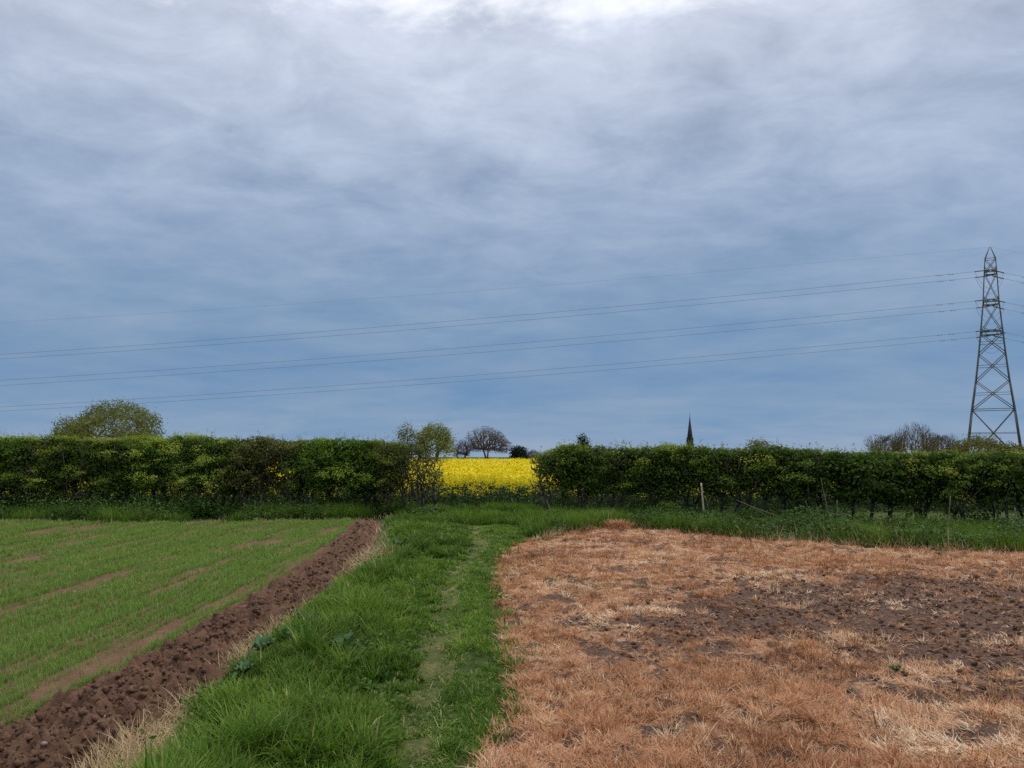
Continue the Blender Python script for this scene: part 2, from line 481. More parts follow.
far_y = 23.5
def keep_main(x, y):
    d = np.abs(x - cP(y))
    return np.clip((d - .02) / .25 + .8 * (fbm(x * 5, y * 5, s=95, o=2) - .45), 0.08, 1) * np.clip((fbm(x * 3.1, y * 3.1, s=97, o=2) - .22) * 5, .2, 1) * (x < cE(y) + .08 * rng.normal(size=len(x)))
def len_main(x, y):
    d = x - cP(y)
    left = np.clip(-d / .9, 0, 1)
    edge = np.clip((x - cC(y)) / .6, 0, 1)
    hh = np.where(d < 0, .055 + .145 * (left * (.35 + .65 * edge)) ** .75, .045 + .03 * np.clip(d / .4, 0, 1))
    tk = fbm(x * 2.6, y * 2.6, s=91, o=3)
    return hh * (.35 + 1.9 * np.clip(tk - .25, 0, 1) ** 1.2) * np.clip(1.25 - (y - 5) * .03, .75, 1.3)
parts = [tufted(8500, 26, lambda y: cC(y) + .09, cP, 3.0, 22.5, 1.0, keep_main, len_main, .0105, .042),
         tufted(5200, 24, cP, lambda y: cE(y) + .12, 3.0, 22.5, 1.0, keep_main, len_main, .0055, .05, .05, leanr=(.2, 1.0))]
V, F, A = join(parts)
o = link('verge_grass', mesh('verge_grass', V, F, A), M['grass'])
tag(o, 'thick tussocky green grass on the strip between the two fields', 'grass', kind='stuff')

# trodden wisps on the worn line
V, F, A = tufted(2500, 12, lambda y: cP(y) - .24, lambda y: cP(y) + .24, 3.0, 22, 1.0, lambda x, y: .95 + 0 * x, lambda x, y: .04 + .04 * rng.random(len(x)), .0055, .06, .16, leanr=(.6, 1.3))
o = link('trodden_grass', mesh('trodden_grass', V, F, A), M['grass'])
tag(o, 'sparse flattened grass on the worn footpath', 'grass', kind='stuff')

# ---- dry lip between turned soil and grass
n = 9000
x, y = scatter(n, lambda y: cB(y) - .05, lambda y: cC(y) + .10, 3.0, 19, 1.1)
kp = rng.random(n) < np.clip((fbm(x * 1.4, y * 1.4, s=101, o=2) - .30) * 4, 0, 1) * np.clip((11 - y) / 5, .10, 1)
x, y = x[kp], y[kp]; n = len(x)
p1 = blades(np.stack([x, y, H(x, y)], 1), rng.uniform(0, 6.283, n), rng.uniform(.07, .22, n), rng.uniform(.003, .006, n) * lod(y), rng.uniform(.5, 1.45, n), rng.uniform(-.2, .6, n), rng.random(n), 2)
gp = G(372, 562)
n = 900
x, y = gp[0] + rng.normal(0, .13, n), gp[1] + rng.normal(0, .7, n)
p2 = blades(np.stack([x, y, H(x, y)], 1), rng.uniform(0, 6.283, n), rng.uniform(.12, .3, n), rng.uniform(.006, .010, n), rng.uniform(.3, 1.2, n), rng.uniform(0, .7, n), rng.random(n), 2)
V, F, A = join([p1, p2])
o = link('dry_grass', mesh('dry_grass', V, F, A), M['hay'])
tag(o, 'bleached dry grass along the edge of the turned soil', 'grass', kind='stuff')

# ---- dead straw
def straw_blades():
    nt = 36000
    tx, ty = scatter(nt, lambda y: cE(y) - .06, fR, 3.0, 19.5, 1.25)
    bz = bare(tx, ty)
    cl = fbm(tx * 6, ty * 6, s=111, o=3)
    kp = (rng.random(nt) < np.clip(1.05 - bz * .85 - np.clip((.51 - cl) * 9, 0, .96), .04, 1)) & (ty < Yv(tx) + .1) & (tx > cE(ty) - .08 + .05 * rng.normal(size=nt))
    tx, ty, cl = tx[kp], ty[kp], cl[kp]
    hue = np.clip(.5 + (fbm(tx * 1.3, ty * 1.3, s=121, o=4) - .5) * 2.2 + rng.normal(0, .12, len(tx)), 0, 1)
    th = 6.283 * 2.2 * fbm(tx * .8, ty * .8, s=125, o=2) + rng.normal(0, .7, len(tx)); up = rng.random(len(tx)) < .13
    per = 10
    i = np.repeat(np.arange(len(tx)), per); n = len(i)
    a = rng.uniform(0, 6.283, n); r = .055 * np.sqrt(rng.random(n)) * lod(ty[i], 8, .6)
    x, y = tx[i] + np.cos(a) * r, ty[i] + np.sin(a) * r
    lean = np.where(up[i], rng.uniform(.15, .95, n), rng.uniform(1.05, 1.55, n))
    L = rng.uniform(.035, .10, n) * (.6 + .8 * cl[i])
    return blades(np.stack([x, y, dead_h(x, y) + rng.uniform(-.006, .008, n)], 1), th[i] + rng.normal(0, .9, n), L, rng.uniform(.0035, .0075, n) * lod(y, 6, .8), lean, rng.uniform(-.3, .5, n),
                  np.clip(hue[i] + rng.normal(0, .17, n), 0, 1), 2)
n = 20000
lx, ly = scatter(n, lambda y: cE(y), fR, 3.0, 18.5, 1.3); kp = ly < Yv(lx); lx, ly = lx[kp], ly[kp]; n = len(lx)
lit = blades(np.stack([lx, ly, dead_h(lx, ly) + .006], 1), rng.uniform(0, 6.283, n), rng.uniform(.03, .10, n), rng.uniform(.003, .006, n) * lod(ly, 6, .7), rng.uniform(1.25, 1.6, n), rng.uniform(-.2, .2, n), np.clip(rng.normal(.55, .25, n), 0, 1), 2)
nt = 6500
tx, ty = scatter(nt, lambda y: cE(y), fR, 3.0, 17, 1.3)
kp = (ty < Yv(tx)) & (rng.random(nt) > bare(tx, ty) * .93) & (rng.random(nt) < np.clip((fbm(tx * 1.1, ty * 1.1, s=127, o=3) - .40) * 6, .08, 1))
tx, ty = tx[kp], ty[kp]; i = np.repeat(np.arange(len(tx)), 34); n = len(i)
a = rng.uniform(0, 6.283, n); r = .05 * np.sqrt(rng.random(n)) * lod(ty[i], 8, .4); tl = rng.uniform(.06, .135, len(tx)); hue = np.clip(rng.normal(.5, .24, len(tx)), 0, 1)
x, y = tx[i] + np.cos(a) * r, ty[i] + np.sin(a) * r
tuf = blades(np.stack([x, y, dead_h(x, y) - .005], 1), a + rng.normal(0, .5, n), tl[i] * rng.uniform(.5, 1.15, n), rng.uniform(.0032, .006, n) * lod(y, 6, .75), rng.uniform(.2, 1.25, n), rng.uniform(.1, 1.0, n), np.clip(hue[i] + rng.normal(0, .14, n), 0, 1), 3)
V, F, A = join([straw_blades(), lit, tuf])
o = link('dead_grass', mesh('dead_grass', V, F, A), M['straw'])
tag(o, 'matted orange and straw coloured dead grass', 'dead grass', kind='stuff')
# green survivors in the straw
def keep_s(x, y): return np.clip((fbm(x * 1.5, y * 1.5, s=131, o=3) - .62) * 9, 0, 1) * (bare(x, y) < .1) * np.clip(1.6 - (x - cE(y)), .12, 1) + np.where(x - cE(y) < .35, .25, 0)
V, F, A = tufted(1500, 12, lambda y: cE(y) - .05, lambda y: np.minimum(cE(y) + 3.0, fR(y)), 3.0, 17, 1.0, keep_s, lambda x, y: .05 + .03 * rng.random(len(x)), .005, .06, .25, dead_h)
o = link('sparse_grass', mesh('sparse_grass', V, F, A), M['grass'])
tag(o, 'few green wisps growing through the dead grass', 'grass', kind='stuff')

# ---- clods
import bmesh
bm = bmesh.new(); bmesh.ops.create_icosphere(bm, subdivisions=2, radius=1.0)
ICO_V = np.array([v.co[:] for v in bm.verts]); ICO_F = np.array([[v.index for v in f.verts] for f in bm.faces]); bm.free()
def rock(size, seed, rough=.5, flat=.7):
    v = ICO_V.copy()
    d = 1 + rough * (fbm(v[:, 0] * 1.3 + seed, v[:, 1] * 1.3, v[:, 2] * 1.3, s=seed, o=3) - .5) * 2
    v = v * d[:, None] * np.array([1, .8, flat])
    a = seed * 1.7; c, s = math.cos(a), math.sin(a)
    v = v @ np.array([[c, -s, 0], [s, c, 0], [0, 0, 1]])
    return v * size
protos = [rock(1, 11 + k * 7, .95, .85) for k in range(14)]
ps = []
n = 11000; nb = 5200
x, y = scatter(n, lambda y: cA(y) - .10, cB, 3.0, 19, 1.0)
bx, by = scatter(nb * 6, lambda y: cE(y) + .3, fR, 3.2, 16, 1.1)
sel = np.flatnonzero(rng.random(nb * 6) < bare(bx, by) * .55 + .02)[:nb]
bx, by = bx[sel], by[sel]
for k in range(n):
    s = .5 * (.008 + .040 * random.random() ** 4) * (1 + y[k] * .03)
    pr = protos[k % 14]; a = random.random() * 6.28; c_, s_ = math.cos(a), math.sin(a)
    v = pr @ np.array([[c_, -s_, 0], [s_, c_, 0], [0, 0, 1]]) * s
    ps.append((v, x[k], y[k], s))
zz = plough_h(x, y, np.clip((x - cA(y)) / (cB(y) - cA(y)), 0, 1))
bz = dead_h(bx, by)
for k in range(len(bx)):
    s_2 = .5 * (.010 + .032 * random.random() ** 2.5) * (1 + by[k] * .04)
    a = random.random() * 6.28; c_, s_ = math.cos(a), math.sin(a)
    ps.append((protos[k % 14] @ np.array([[c_, -s_, 0], [s_, c_, 0], [0, 0, 1]]) * s_2, bx[k], by[k], s_2))
zz = np.concatenate([zz, bz])
V, F, A = join([(v + np.array([X, Y, z + s * .3]), [ICO_F]) for (v, X, Y, s), z in zip(ps, zz)])
o = link('soil_clods', mesh('soil_clods', V, F), M['plough'])
tag(o, 'crumbly brown clods on the turned and bare soil', 'soil', kind='stuff')

# ---- stones
def stone(px, py, wpx, label, mat='stone', seed=3):
    g = G(px, py)
    z = crop_h(g[0], g[1]) if g[0] < cA(g[1]) else plough_h(g[0], g[1], np.array(.5))
    s = wpx * g[1] / FPX * .5
    o = link('stone', mesh('stone', rock(s, seed, .35, .7), [ICO_F], smooth=True), M[mat])
    o.location = (g[0], g[1], float(z) + s * .35)
    tag(o, label, 'stone', 'stones on the left field')
stone(204, 581, 4.2, 'small white stone lying among the green crop rows', 'white_stone', 5)
stone(105, 725, 8, 'pale brown stone in the middle of the turned soil', 'stone', 9)
stone(26, 747, 6, 'grey brown stone at the near left end of the turned soil, close to the crop', 'stone', 13)
stone(44, 763, 7, 'stone at the very bottom edge of the photo in the turned soil', 'stone', 17)
stone(75, 592, 5, 'small tan stone lying in the crop at far left', 'stone', 23)
stone(104, 588, 4, 'small brown stone in the crop between the tan stone and the white one', 'stone', 29)

# ------------------------------------------------------------------ trees
def mst(points, root, bf=.45):
    """balanced spanning tree from root through points: parent index per node"""
    P = np.concatenate([[root], points]); n = len(P)
    par = np.zeros(n, int); path = np.zeros(n); done = np.zeros(n, bool); done[0] = True
    d0 = np.linalg.norm(P - P[0], axis=1)
    cost = d0.copy(); dist = d0.copy()
    order = [0]
    for _ in range(n - 1):
        c = np.where(done, 1e9, cost)
        j = int(c.argmin()); done[j] = True; order.append(j)
        path[j] = path[par[j]] + dist[j]
        d = np.linalg.norm(P - P[j], axis=1)
        nc = d + bf * path[j]
        better = (~done) & (nc < cost)
        cost[better] = nc[better]; dist[better] = d[better]; par[better] = j
    return P, par, order

def skeleton(points, trunk, bf, rt, power=.5, rmax=None):
    """trunk: list of points from the ground up; returns tube segs and crown tips"""
    P, par, order = mst(points, trunk[-1], bf)
    n = len(P); cnt = np.zeros(n); kids = np.zeros(n, int)
    for j in order[1:]: kids[par[j]] += 1
    for j in reversed(order):
        if kids[j] == 0: cnt[j] += 1
        if j: cnt[par[j]] += cnt[j]
    r = rt * cnt ** power
    if rmax: r = np.minimum(r, rmax)
    segs = [(*P[par[j]], *P[j], min(r[par[j]], r[j] * 1.35), r[j] * (.75 if kids[j] else .4)) for j in order[1:]]
    tr = r[0]
    tk = [(*trunk[i], *trunk[i + 1], tr * (1.35 - .35 * i / max(1, len(trunk) - 1)), tr * (1.35 - .35 * (i + 1) / max(1, len(trunk) - 1))) for i in range(len(trunk) - 1)]
    return tk + segs, P[kids == 0]

def envelope(n, w, zb, zt, lobes, fill=.35):
    """points in a lumpy crown centred on x=y=0; more of them near its outside"""
    out = []
    while len(out) < n:
        u = rng.normal(size=3); u /= np.linalg.norm(u)
        rr = (fill + (1 - fill) * rng.random()) ** .6
        b = 1 + lobes * (vnoise(u[0] * 1.7 + 5, u[1] * 1.7 + 5, u[2] * 1.7 + w, s=3) - .5)
        p = u * rr * b
        z = (zb + zt) / 2 + p[2] * (zt - zb) / 2
        if u[2] < -.5: continue
        out.append((p[0] * w / 2, p[1] * w / 2, z))
    return np.array(out)

def tree(name, px, ptop, wpx, Y, label, leafstops=None, n=700, nl=9, lsize=.25, zb=.25, lobes=.7, bf=.35, rt=.02, wood='bark', leafr=.35, group='trees beyond the hedges', pts=None, power=.5, trans=.3, rmax=None):
    base = At(px, HOR, Y); top = At(px, ptop, Y)[2]; w = wpx * Y / FPX
    root = empty(name, (base[0], Y, 0), label, 'tree', group)
    if pts is None: pts = envelope(n, w, top * zb, top, lobes)
    th = max(.6, top * zb * .75)
    trunk = [np.array([0, 0, -.1]), np.array([.05 * w * rng.normal() * .3, 0, th * .5]), np.array([.0, 0, th])]
    segs, tips = skeleton(pts, trunk, bf, rt, power, rmax)
    V, F = tubes(segs, 5)
    link('trunk' if leafstops else 'trunk_and_branches', mesh('trunk', V, F), M[wood], root)
    if leafstops:
        i = np.repeat(np.arange(len(tips)), nl)
        dlt = rng.normal(size=(len(i), 3)) * leafr
        P = tips[i] + dlt
        kp = P[:, 2] > .5; P = P[kp]; i = i[kp]; dlt = dlt[kp]
        tone = np.clip(rng.normal(.5, .2, len(tips)), 0, 1)
        N = dlt + np.array([0, 0, .5]) + rng.normal(size=P.shape) * .5
        V, F, A = leaves(P, N, rng.uniform(.6, 1.3, len(P)) * lsize, np.clip(tone[i] + rng.normal(0, .15, len(P)), 0, 1))
        link('crown', mesh('crown', V, F, A), leaf_mat(name + '_leaf', leafstops, trans), root)
    return root

SPRING = [(0, (.085, .105, .036)), (.5, (.145, .172, .058)), (1, (.22, .24, .09))]
OLIVE = [(0, (.085, .095, .030)), (.5, (.14, .15, .046)), (1, (.20, .20, .075))]
PALE = [(0, (.12, .155, .045)), (.5, (.185, .225, .065)), (1, (.25, .28, .10))]
DARK = [(0, (.010, .018, .010)), (.6, (.020, .032, .016)), (1, (.035, .05, .022))]

tree('oak_tree', 111, 404, 96, 120, 'broad round tree with thin spring leaves rising over the left hedge', SPRING, 1150, 28, .30, .16, .75, rt=.020, leafr=.42)
tree('small_tree', 66, 420, 26, 118, 'small leafy tree at the left shoulder of the broad round tree', SPRING, 200, 24, .30, .15, .6, rt=.018, leafr=.4)
tree('slender_tree', 408, 425, 18, 95, 'slender thinly leaved tree over the end of the left hedge', OLIVE, 240, 14, .2, .15, .7, rt=.016, leafr=.3)
tree('round_tree', 434, 426, 40, 95, 'pale green rounded tree just left of the yellow field gap', PALE, 600, 24, .22, .15, .6, rt=.018, leafr=.3)
tree('bare_tree', 487, 428, 53, 150, 'bare purplish tree standing behind the yellow rape field', None, 6000, rt=.021, zb=.08, wood='twig', bf=.3, power=.40, lobes=.6, rmax=.20)
tree('bare_tree', 462, 441, 18, 152, 'small bare bush at the left foot of the purplish tree', None, 2200, rt=.020, zb=.12, wood='twig', bf=.3, power=.40, lobes=.6, rmax=.20)
tree('evergreen_tree', 519, 448, 15, 150, 'dark evergreen bush right of the bare purplish tree', DARK, 140, 26, .42, .1, .5, leafr=.32, trans=.1)
tree('pale_tree', 533, 450, 16, 160, 'faint greyish bush by the left end of the right hedge', None, 2200, rt=.020, zb=.12, wood='grey_twig', bf=.3, power=.40, lobes=.6, rmax=.20)
tree('conifer_tree', 583, 438, 10, 150, 'dark conifer tip poking over the right hedge', DARK, 90, 26, .36, .3, .9, leafr=.3, trans=.1)
tree('distant_tree', 759, 440, 26, 160, 'small olive tree top right of the church spire', OLIVE, 200, 14, .34, .2, .5, leafr=.4)
def bare_dome(px, ptop, wpx, Y, label, n):
    w = wpx * Y / FPX; top = At(px, ptop, Y)[2]
    tree('bare_tree', px, ptop, wpx, Y, label, None, n, rt=.017, zb=.05, wood='grey_twig', bf=.75, power=.40, lobes=.75, rmax=.18)
bare_dome(885, 431, 36, 132, 'leftmost of the three bare grey trees over the right hedge', 3000)
bare_dome(914, 425, 56, 130, 'middle and tallest of the three bare grey trees over the right hedge', 3600)
bare_dome(941, 430, 38, 133, 'rightmost of the three bare grey trees, next to the green bush', 3000)
tree('green_bush', 978, 438, 58, 125, 'rounded olive green bush at the foot of the pylon', OLIVE, 600, 22, .3, .05, .4, rt=.014, leafr=.38)
tree('distant_bush', 1012, 445, 30, 122, 'low olive bush right of the rounded bush by the pylon', OLIVE, 220, 22, .3, .1, .5, rt=.014, leafr=.38)

# ------------------------------------------------------------------ hedges
HEDGE_LEAF = {  # ramp ends pushed apart: top-lit highlights and dark gaps put into leaf colour
    'green': leaf_mat('hedge_leaf', [(0, (.026, .046, .008)), (.42, (.088, .148, .019)), (.72, (.19, .26, .035)), (1, (.33, .36, .06))], .35, .6, spec=.10),
    'bright': leaf_mat('bright_hedge_leaf', [(0, (.028, .060, .010)), (.42, (.098, .185, .022)), (.72, (.21, .315, .040)), (1, (.37, .43, .07))], .35, .6, spec=.10),
    'brown': leaf_mat('bronze_hedge_leaf', [(0, (.046, .052, .014)), (.45, (.105, .122, .028)), (.8, (.185, .19, .05)), (1, (.26, .24, .075))], .3, .6, spec=.10),
    'dark': leaf_mat('dark_hedge_leaf', [(0, (.024, .046, .009)), (.42, (.078, .145, .021)), (.72, (.17, .25, .038)), (1, (.30, .34, .06))], .3, .6, spec=.10),
}
def hedge_foliage(x0, x1, axis, top, dens, leaf=.05, low=.55, holes=None, seed=0, depth=.75, up=1.0, fill=1.0):
    """pads of leaves over a looser filling, between x0 and x1"""
    L = x1 - x0
    flat = top
    top = lambda x: flat(x) + .13 * (fbm(x * 1.1, x * 0, s=77, o=3) - .5) + .10 * (vnoise(x * 4.3, x * 0, s=79) - .5)
    def half_at(x, z, tz):
        dz = np.clip(z / tz, 0, 1)
        return depth * (.80 + .25 * np.sin(dz * math.pi)) * (1 - .45 * np.clip((dz - .82) / .18, 0, 1)) * (.55 + .9 * fbm(x * 1.1, z * 1.3, s=177, o=2))
    def hole(x, z):
        sh = np.abs(np.mod(x / .95 + .35 * fbm(x * .5, x * 0, s=83, o=2), 1.0) - .5) * 2          # 0 at a shrub's middle, 1 between two
        foot = .34 + .42 * fbm(x * 1.5, x * 0, s=87, o=3) + .22 * sh
        k = np.clip((z - foot) / .22, .05, 1) * (1 - .62 * sh ** 3)
        for hx, hz, rx, rz, am in holes or []:
            k = k * (1 - am * np.exp(-((x - hx) / rx) ** 2 - ((z - hz) / rz) ** 2))
        return k
    # pads
    n = int(L * 36 * dens)
    x = rng.uniform(x0, x1, n); tz = top(x); kind = rng.random(n)
    z = .15 + (tz - .20) * rng.random(n) ** .85
    istop = kind < .26
    z = np.where(istop, tz - rng.uniform(.03, .13, n), z)
    h = half_at(x, z, tz)
    y = np.where(kind < .80, -h * rng.uniform(.60, 1.30, n), h * rng.uniform(.72, 1.05, n))
    y = np.where(istop, rng.uniform(-1, 1, n) * h * .95, y)
    big = fbm(x * .7, z * .9, s=seed + 13, o=3)
    pk = (.35 + .65 * np.clip((z - .3) / low, 0, 1)) * hole(x, z) * np.clip((big - .24) * 5, .2, 1)
    kp = rng.random(n) < pk
    x, y, z, big, tz, istop = x[kp], y[kp], z[kp], big[kp], tz[kp], istop[kp]; m = len(x)
    rx, ry, rz = rng.uniform(.14, .42, m), rng.uniform(.14, .30, m), rng.uniform(.08, .20, m)
    rz = np.minimum(rz, np.maximum(.04, tz - z + .02))
    tone = np.clip(rng.normal(.45, .24, m) + (big - .5) * 1.4 + .10 * istop, 0, .95)  # pads along the hedge top coloured paler, as if lit from above
    per = 100; i = np.repeat(np.arange(m), per); k = len(i)
    u = rng.normal(size=(k, 3)); u[:, 2] = np.abs(u[:, 2] + .15) * np.where(rng.random(k) < .8, 1, -1); u /= np.linalg.norm(u, axis=1, keepdims=True)
    rr = rng.random(k) ** .45
    tilt = (rng.random(m) - .5)[i] * .5
    P = np.stack([x[i] + u[:, 0] * rr * rx[i], axis(x[i]) + y[i] + u[:, 1] * rr * ry[i], z[i] + u[:, 2] * rr * rz[i] + tilt * u[:, 0] * rx[i]], 1)
    P += rng.normal(size=P.shape) * .022
    N = u * np.array([.7, .9, 1]) + np.array([0, 0, .55]) + rng.normal(size=(k, 3)) * .38
    t = np.clip(tone[i] + rng.normal(0, .12, k) + .16 * (u[:, 2] * rr), 0, 1)  # leaves on a pad's upper side coloured paler: top light painted in
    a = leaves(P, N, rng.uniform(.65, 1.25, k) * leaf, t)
    # filling
    n = int(L * 950 * dens * fill)
    x = rng.uniform(x0, x1, n); tz = top(x); z = .12 + (tz - .22) * rng.random(n) ** .9
    y = rng.uniform(-.62, .62, n) * half_at(x, z, tz)
    kp = rng.random(n) < (.35 + .65 * np.clip((z - .3) / low, 0, 1)) * hole(x, z)
    x, y, z = x[kp], y[kp], z[kp]; m = len(x); i = np.repeat(np.arange(m), 12); k = len(i)
    P = np.stack([x[i], axis(x[i]) + y[i], z[i]], 1) + rng.normal(size=(k, 3)) * np.array([.09, .09, .06])
    P[:, 2] = np.minimum(P[:, 2], tz[kp][i] - .04)
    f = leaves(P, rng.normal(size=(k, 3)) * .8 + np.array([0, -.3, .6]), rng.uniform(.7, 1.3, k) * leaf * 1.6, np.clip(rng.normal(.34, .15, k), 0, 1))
    # upright young shoots along the top
    ns = int(L * 34 * up)
    sx = rng.uniform(x0, x1, ns); sy = rng.uniform(-.5, .5, ns); sl = rng.uniform(.04, .24, ns) * (.4 + rng.random(ns))
    j = np.repeat(np.arange(ns), 9); t = rng.random(len(j))
    P2 = np.stack([sx[j], axis(sx[j]) + sy[j], top(sx[j]) - .05 + sl[j] * t], 1) + rng.normal(size=(len(j), 3)) * .018
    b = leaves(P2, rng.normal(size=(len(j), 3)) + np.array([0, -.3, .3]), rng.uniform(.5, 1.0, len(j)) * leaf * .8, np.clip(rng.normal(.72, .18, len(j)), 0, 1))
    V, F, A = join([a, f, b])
    return mesh('foliage', V, F, A)

def hedge_wood(x, y, top, w, n=210, seed=0, thick=1.0):
    """one shrub of the hedge: several stems and a net of twigs"""
    pts = np.stack([rng.uniform(-w, w, n), rng.uniform(-.6, .6, n), .45 + (top - .5) * rng.random(n) ** .8], 1)
    st = []
    k = rng.integers(2, 5)
    roots = np.stack([rng.uniform(-w * .6, w * .6, k), rng.uniform(-.3, .3, k), np.full(k, -.05)], 1)
    tipz = rng.uniform(.35, .75, k)
    near = np.linalg.norm(pts[:, None, :2] - roots[None, :, :2], axis=2).argmin(1)
    segs = []
    for q in range(k):
        sel = pts[near == q]
        if len(sel) < 3: continue
        tip = roots[q] + np.array([rng.normal() * .12, rng.normal() * .1, tipz[q]])
        mid = (roots[q] + tip) / 2 + rng.normal(size=3) * .03
        s, _ = skeleton(sel, [roots[q], mid, tip], .5, .0062 * thick, .5)
        segs += s
    V, F = tubes(segs, 5)
    V = V + np.array([x, y, 0])
    return mesh('stem', V, F)

def interp(xs, ys): return lambda x: np.interp(x, xs, ys)
# left hedge: front face about Y = 21
LA = interp([-30, -2, 0], [23.2, 22.0, 21.9])
def ltop(px_list, Yf):
    xs, zs = [], []
    for px, py in px_list:
        p = At(px, py, Yf); xs.append(p[0]); zs.append(p[2])
    return interp(xs, zs)
lt = ltop([(-300, 437), (0, 438), (60, 438), (110, 439), (185, 436), (235, 439), (290, 440), (345, 439), (385, 442), (420, 446)], 22.0)
lhedge = empty('hedge', (-9, 22.4, 0), 'tall trimmed hawthorn hedge left of the yellow gap', 'hedge', 'field hedges')
off0 = np.array(lhedge.location)
def put(me, mat, parent, name, label=None):
    o = link(name, me, mat, parent); o.location = -np.array(parent.location)
    if label: o['label'] = label
    return o
def X_(px, Y): return (px - 512) / FPX * Y
holesL = [(X_(70, 21.5), .78, .55, .20, .93), (X_(150, 21.5), .62, .5, .16, .7), (X_(281, 21.5), 1.18, .50, .26, .97), (X_(205, 21.5), .55, .4, .2, .6), (X_(110, 21.5), .55, .3, .2, .7)]
secL = [(-330, 20, 'bright', 1.25, None), (20, 140, 'green', 1.15, None), (140, 232, 'bright', 1.15, None), (232, 300, 'brown', .95, 'bronze brown leaved stretch'), (300, 374, 'bright', 1.45, 'dense bright green stretch near the gap end'), (374, 402, 'green', .75, 'thinner end of the hedge at the gap')]
for q, (a, b, mt, dn, lb) in enumerate(secL):
    put(hedge_foliage(X_(a, 22) - .15, X_(b, 22) + .15, LA, lt, dn, holes=holesL, seed=200 + q * 31, low=.5, depth=[.85, .85, .85, .85, .95, .75][q]), HEDGE_LEAF[mt], lhedge, 'foliage', lb)
for x in np.arange(-23, -3.4, .72):
    xx = x + rng.uniform(-.15, .15)
    put(hedge_wood(xx, float(LA(xx)) + rng.uniform(-.2, .2), float(lt(xx)), .5), M['bark'], lhedge, 'stem')

# sparse bronze shrub closing the left hedge at the gap
sx = X_(416, 21.6)
sh = empty('shrub', (sx, 21.6, 0), 'sparse bronze green shrub ending the left hedge beside the yellow rape', 'shrub')
st = interp([sx - 1.2, sx - .3, sx + .3, sx + .85], [2.05, 1.98, 1.8, 1.35])
put(hedge_foliage(sx - 1.0, sx + .68, lambda x: 21.6 + 0 * x, st, .60, fill=.28, leaf=.045, seed=401, depth=.6, up=.8), HEDGE_LEAF['brown'], sh, 'foliage')
for dx in (-.6, 0, .3): put(hedge_wood(sx + dx, 21.6, 1.75, .42, 190), M['bark'], sh, 'stem')

# right hedge: comes nearer towards the right
RA = interp([0, 1.0, 13, 30], [21.6, 21.4, 16.6, 11])
def rdepth(px): # distance of hedge axis on a sight line
    d = (px - 512) / FPX
    for _ in range(20):
        y = 20.0 if _ == 0 else y
        y = float(RA(d * y))
    return y
_rt = [(At(px, py, rdepth(px) - .2)[0], At(px, py, rdepth(px) - .2)[2]) for px, py in [(530, 455), (552, 449), (600, 446), (640, 447), (700, 448), (768, 449), (800, 448), (850, 451), (940, 452), (1024, 453), (1200, 453), (1500, 453)]]
rt_ = interp([p[0] for p in _rt], [p[1] for p in _rt])
rhedge = empty('hedge', (8, 18.5, 0), 'long trimmed hawthorn hedge right of the yellow gap', 'hedge', 'field hedges')
def hr(px, z, rx, rz, am): y = rdepth(px) - .4; return (X_(px, y), z, rx, rz, am)
holesR = [hr(842, 1.02, .24, .24, 1.0), hr(906, .98, .26, .17, .95), hr(708, .72, .25, .18, .8), hr(760, .72, .35, .16, .8), hr(660, .7, .4, .14, .6), hr(556, 1.05, .4, .25, .8), hr(975, .7, .4, .14, .7), hr(800, .55, .5, .2, .7), hr(880, .55, .6, .18, .6), hr(610, .55, .4, .15, .6)]
secR = [(538, 562, 'green', .55, None), (562, 660, 'green', 1.15, None), (660, 790, 'green', 1.15, None), (790, 900, 'dark', 1.2, None), (900, 1020, 'green', 1.2, None), (1020, 1330, 'dark', 1.1, None)]
for q, (a, b, mt, dn, lb) in enumerate(secR):
    put(hedge_foliage(X_(a, rdepth(a)) - (.15 if q else 0), X_(b, rdepth(b)) + .15, RA, rt_, dn, holes=holesR, seed=500 + q * 31, low=.75, depth=.8, leaf=.055), HEDGE_LEAF[mt], rhedge, 'foliage', lb)
for x in np.arange(1.0, 19, .72):
    xx = x + rng.uniform(-.15, .15)
    put(hedge_wood(xx, float(RA(xx)) + rng.uniform(-.2, .2), float(rt_(xx)), .5), M['bark'], rhedge, 'stem')

# ------------------------------------------------------------------ hedge-foot weeds and tall grass
def foot(fl_y, fr_y, x0, x1, n, hmin, hmax, seed):
    x = rng.uniform(x0, x1, n); y = fl_y(x) + (fr_y(x) - fl_y(x)) * rng.random(n)
    cl = fbm(x * .9, y * .9, s=seed, o=3)
    kp = rng.random(n) < np.clip(.35 + (cl - .42) * 7, .03, 1)
    x, y, cl = x[kp], y[kp], cl[kp]
    per = 16; i = np.repeat(np.arange(len(x)), per); k = len(i)
    a = rng.uniform(0, 6.283, k); r = .09 * np.sqrt(rng.random(k))
    L = (hmin + (hmax - hmin) * np.clip((cl[i] - .25) * 1.9, 0, 1)) * rng.uniform(.5, 1.15, k) * rng.uniform(.6, 1.3, len(x))[i]
    tone = np.clip(rng.normal(.24, .16, len(x)) + (cl - .5) * 1.3, 0, .9)
    rnd = np.where(rng.random(k) < .02, 1, np.clip(tone[i] + rng.normal(0, .12, k), 0, .93))
    X, Y = x[i] + np.cos(a) * r, y[i] + np.sin(a) * r
    return blades(np.stack([X, Y, H(X, Y) - .012], 1), a, L, rng.uniform(.009, .016, k), rng.uniform(.02, .5, k), rng.uniform(.2, 1.3, k), rnd, 3)
def rfront(x): return Yv(x)
def rback(x): return np.maximum(RA(x) + .2, Yv(x) + .3)
pl = foot(lambda x: Yc(x) + .05, lambda x: LA(x) + .6, -19, -2.4, 5200, .12, .46, 141)
pr = foot(rfront, rback, .3, 16, 10500, .16, .40, 143)
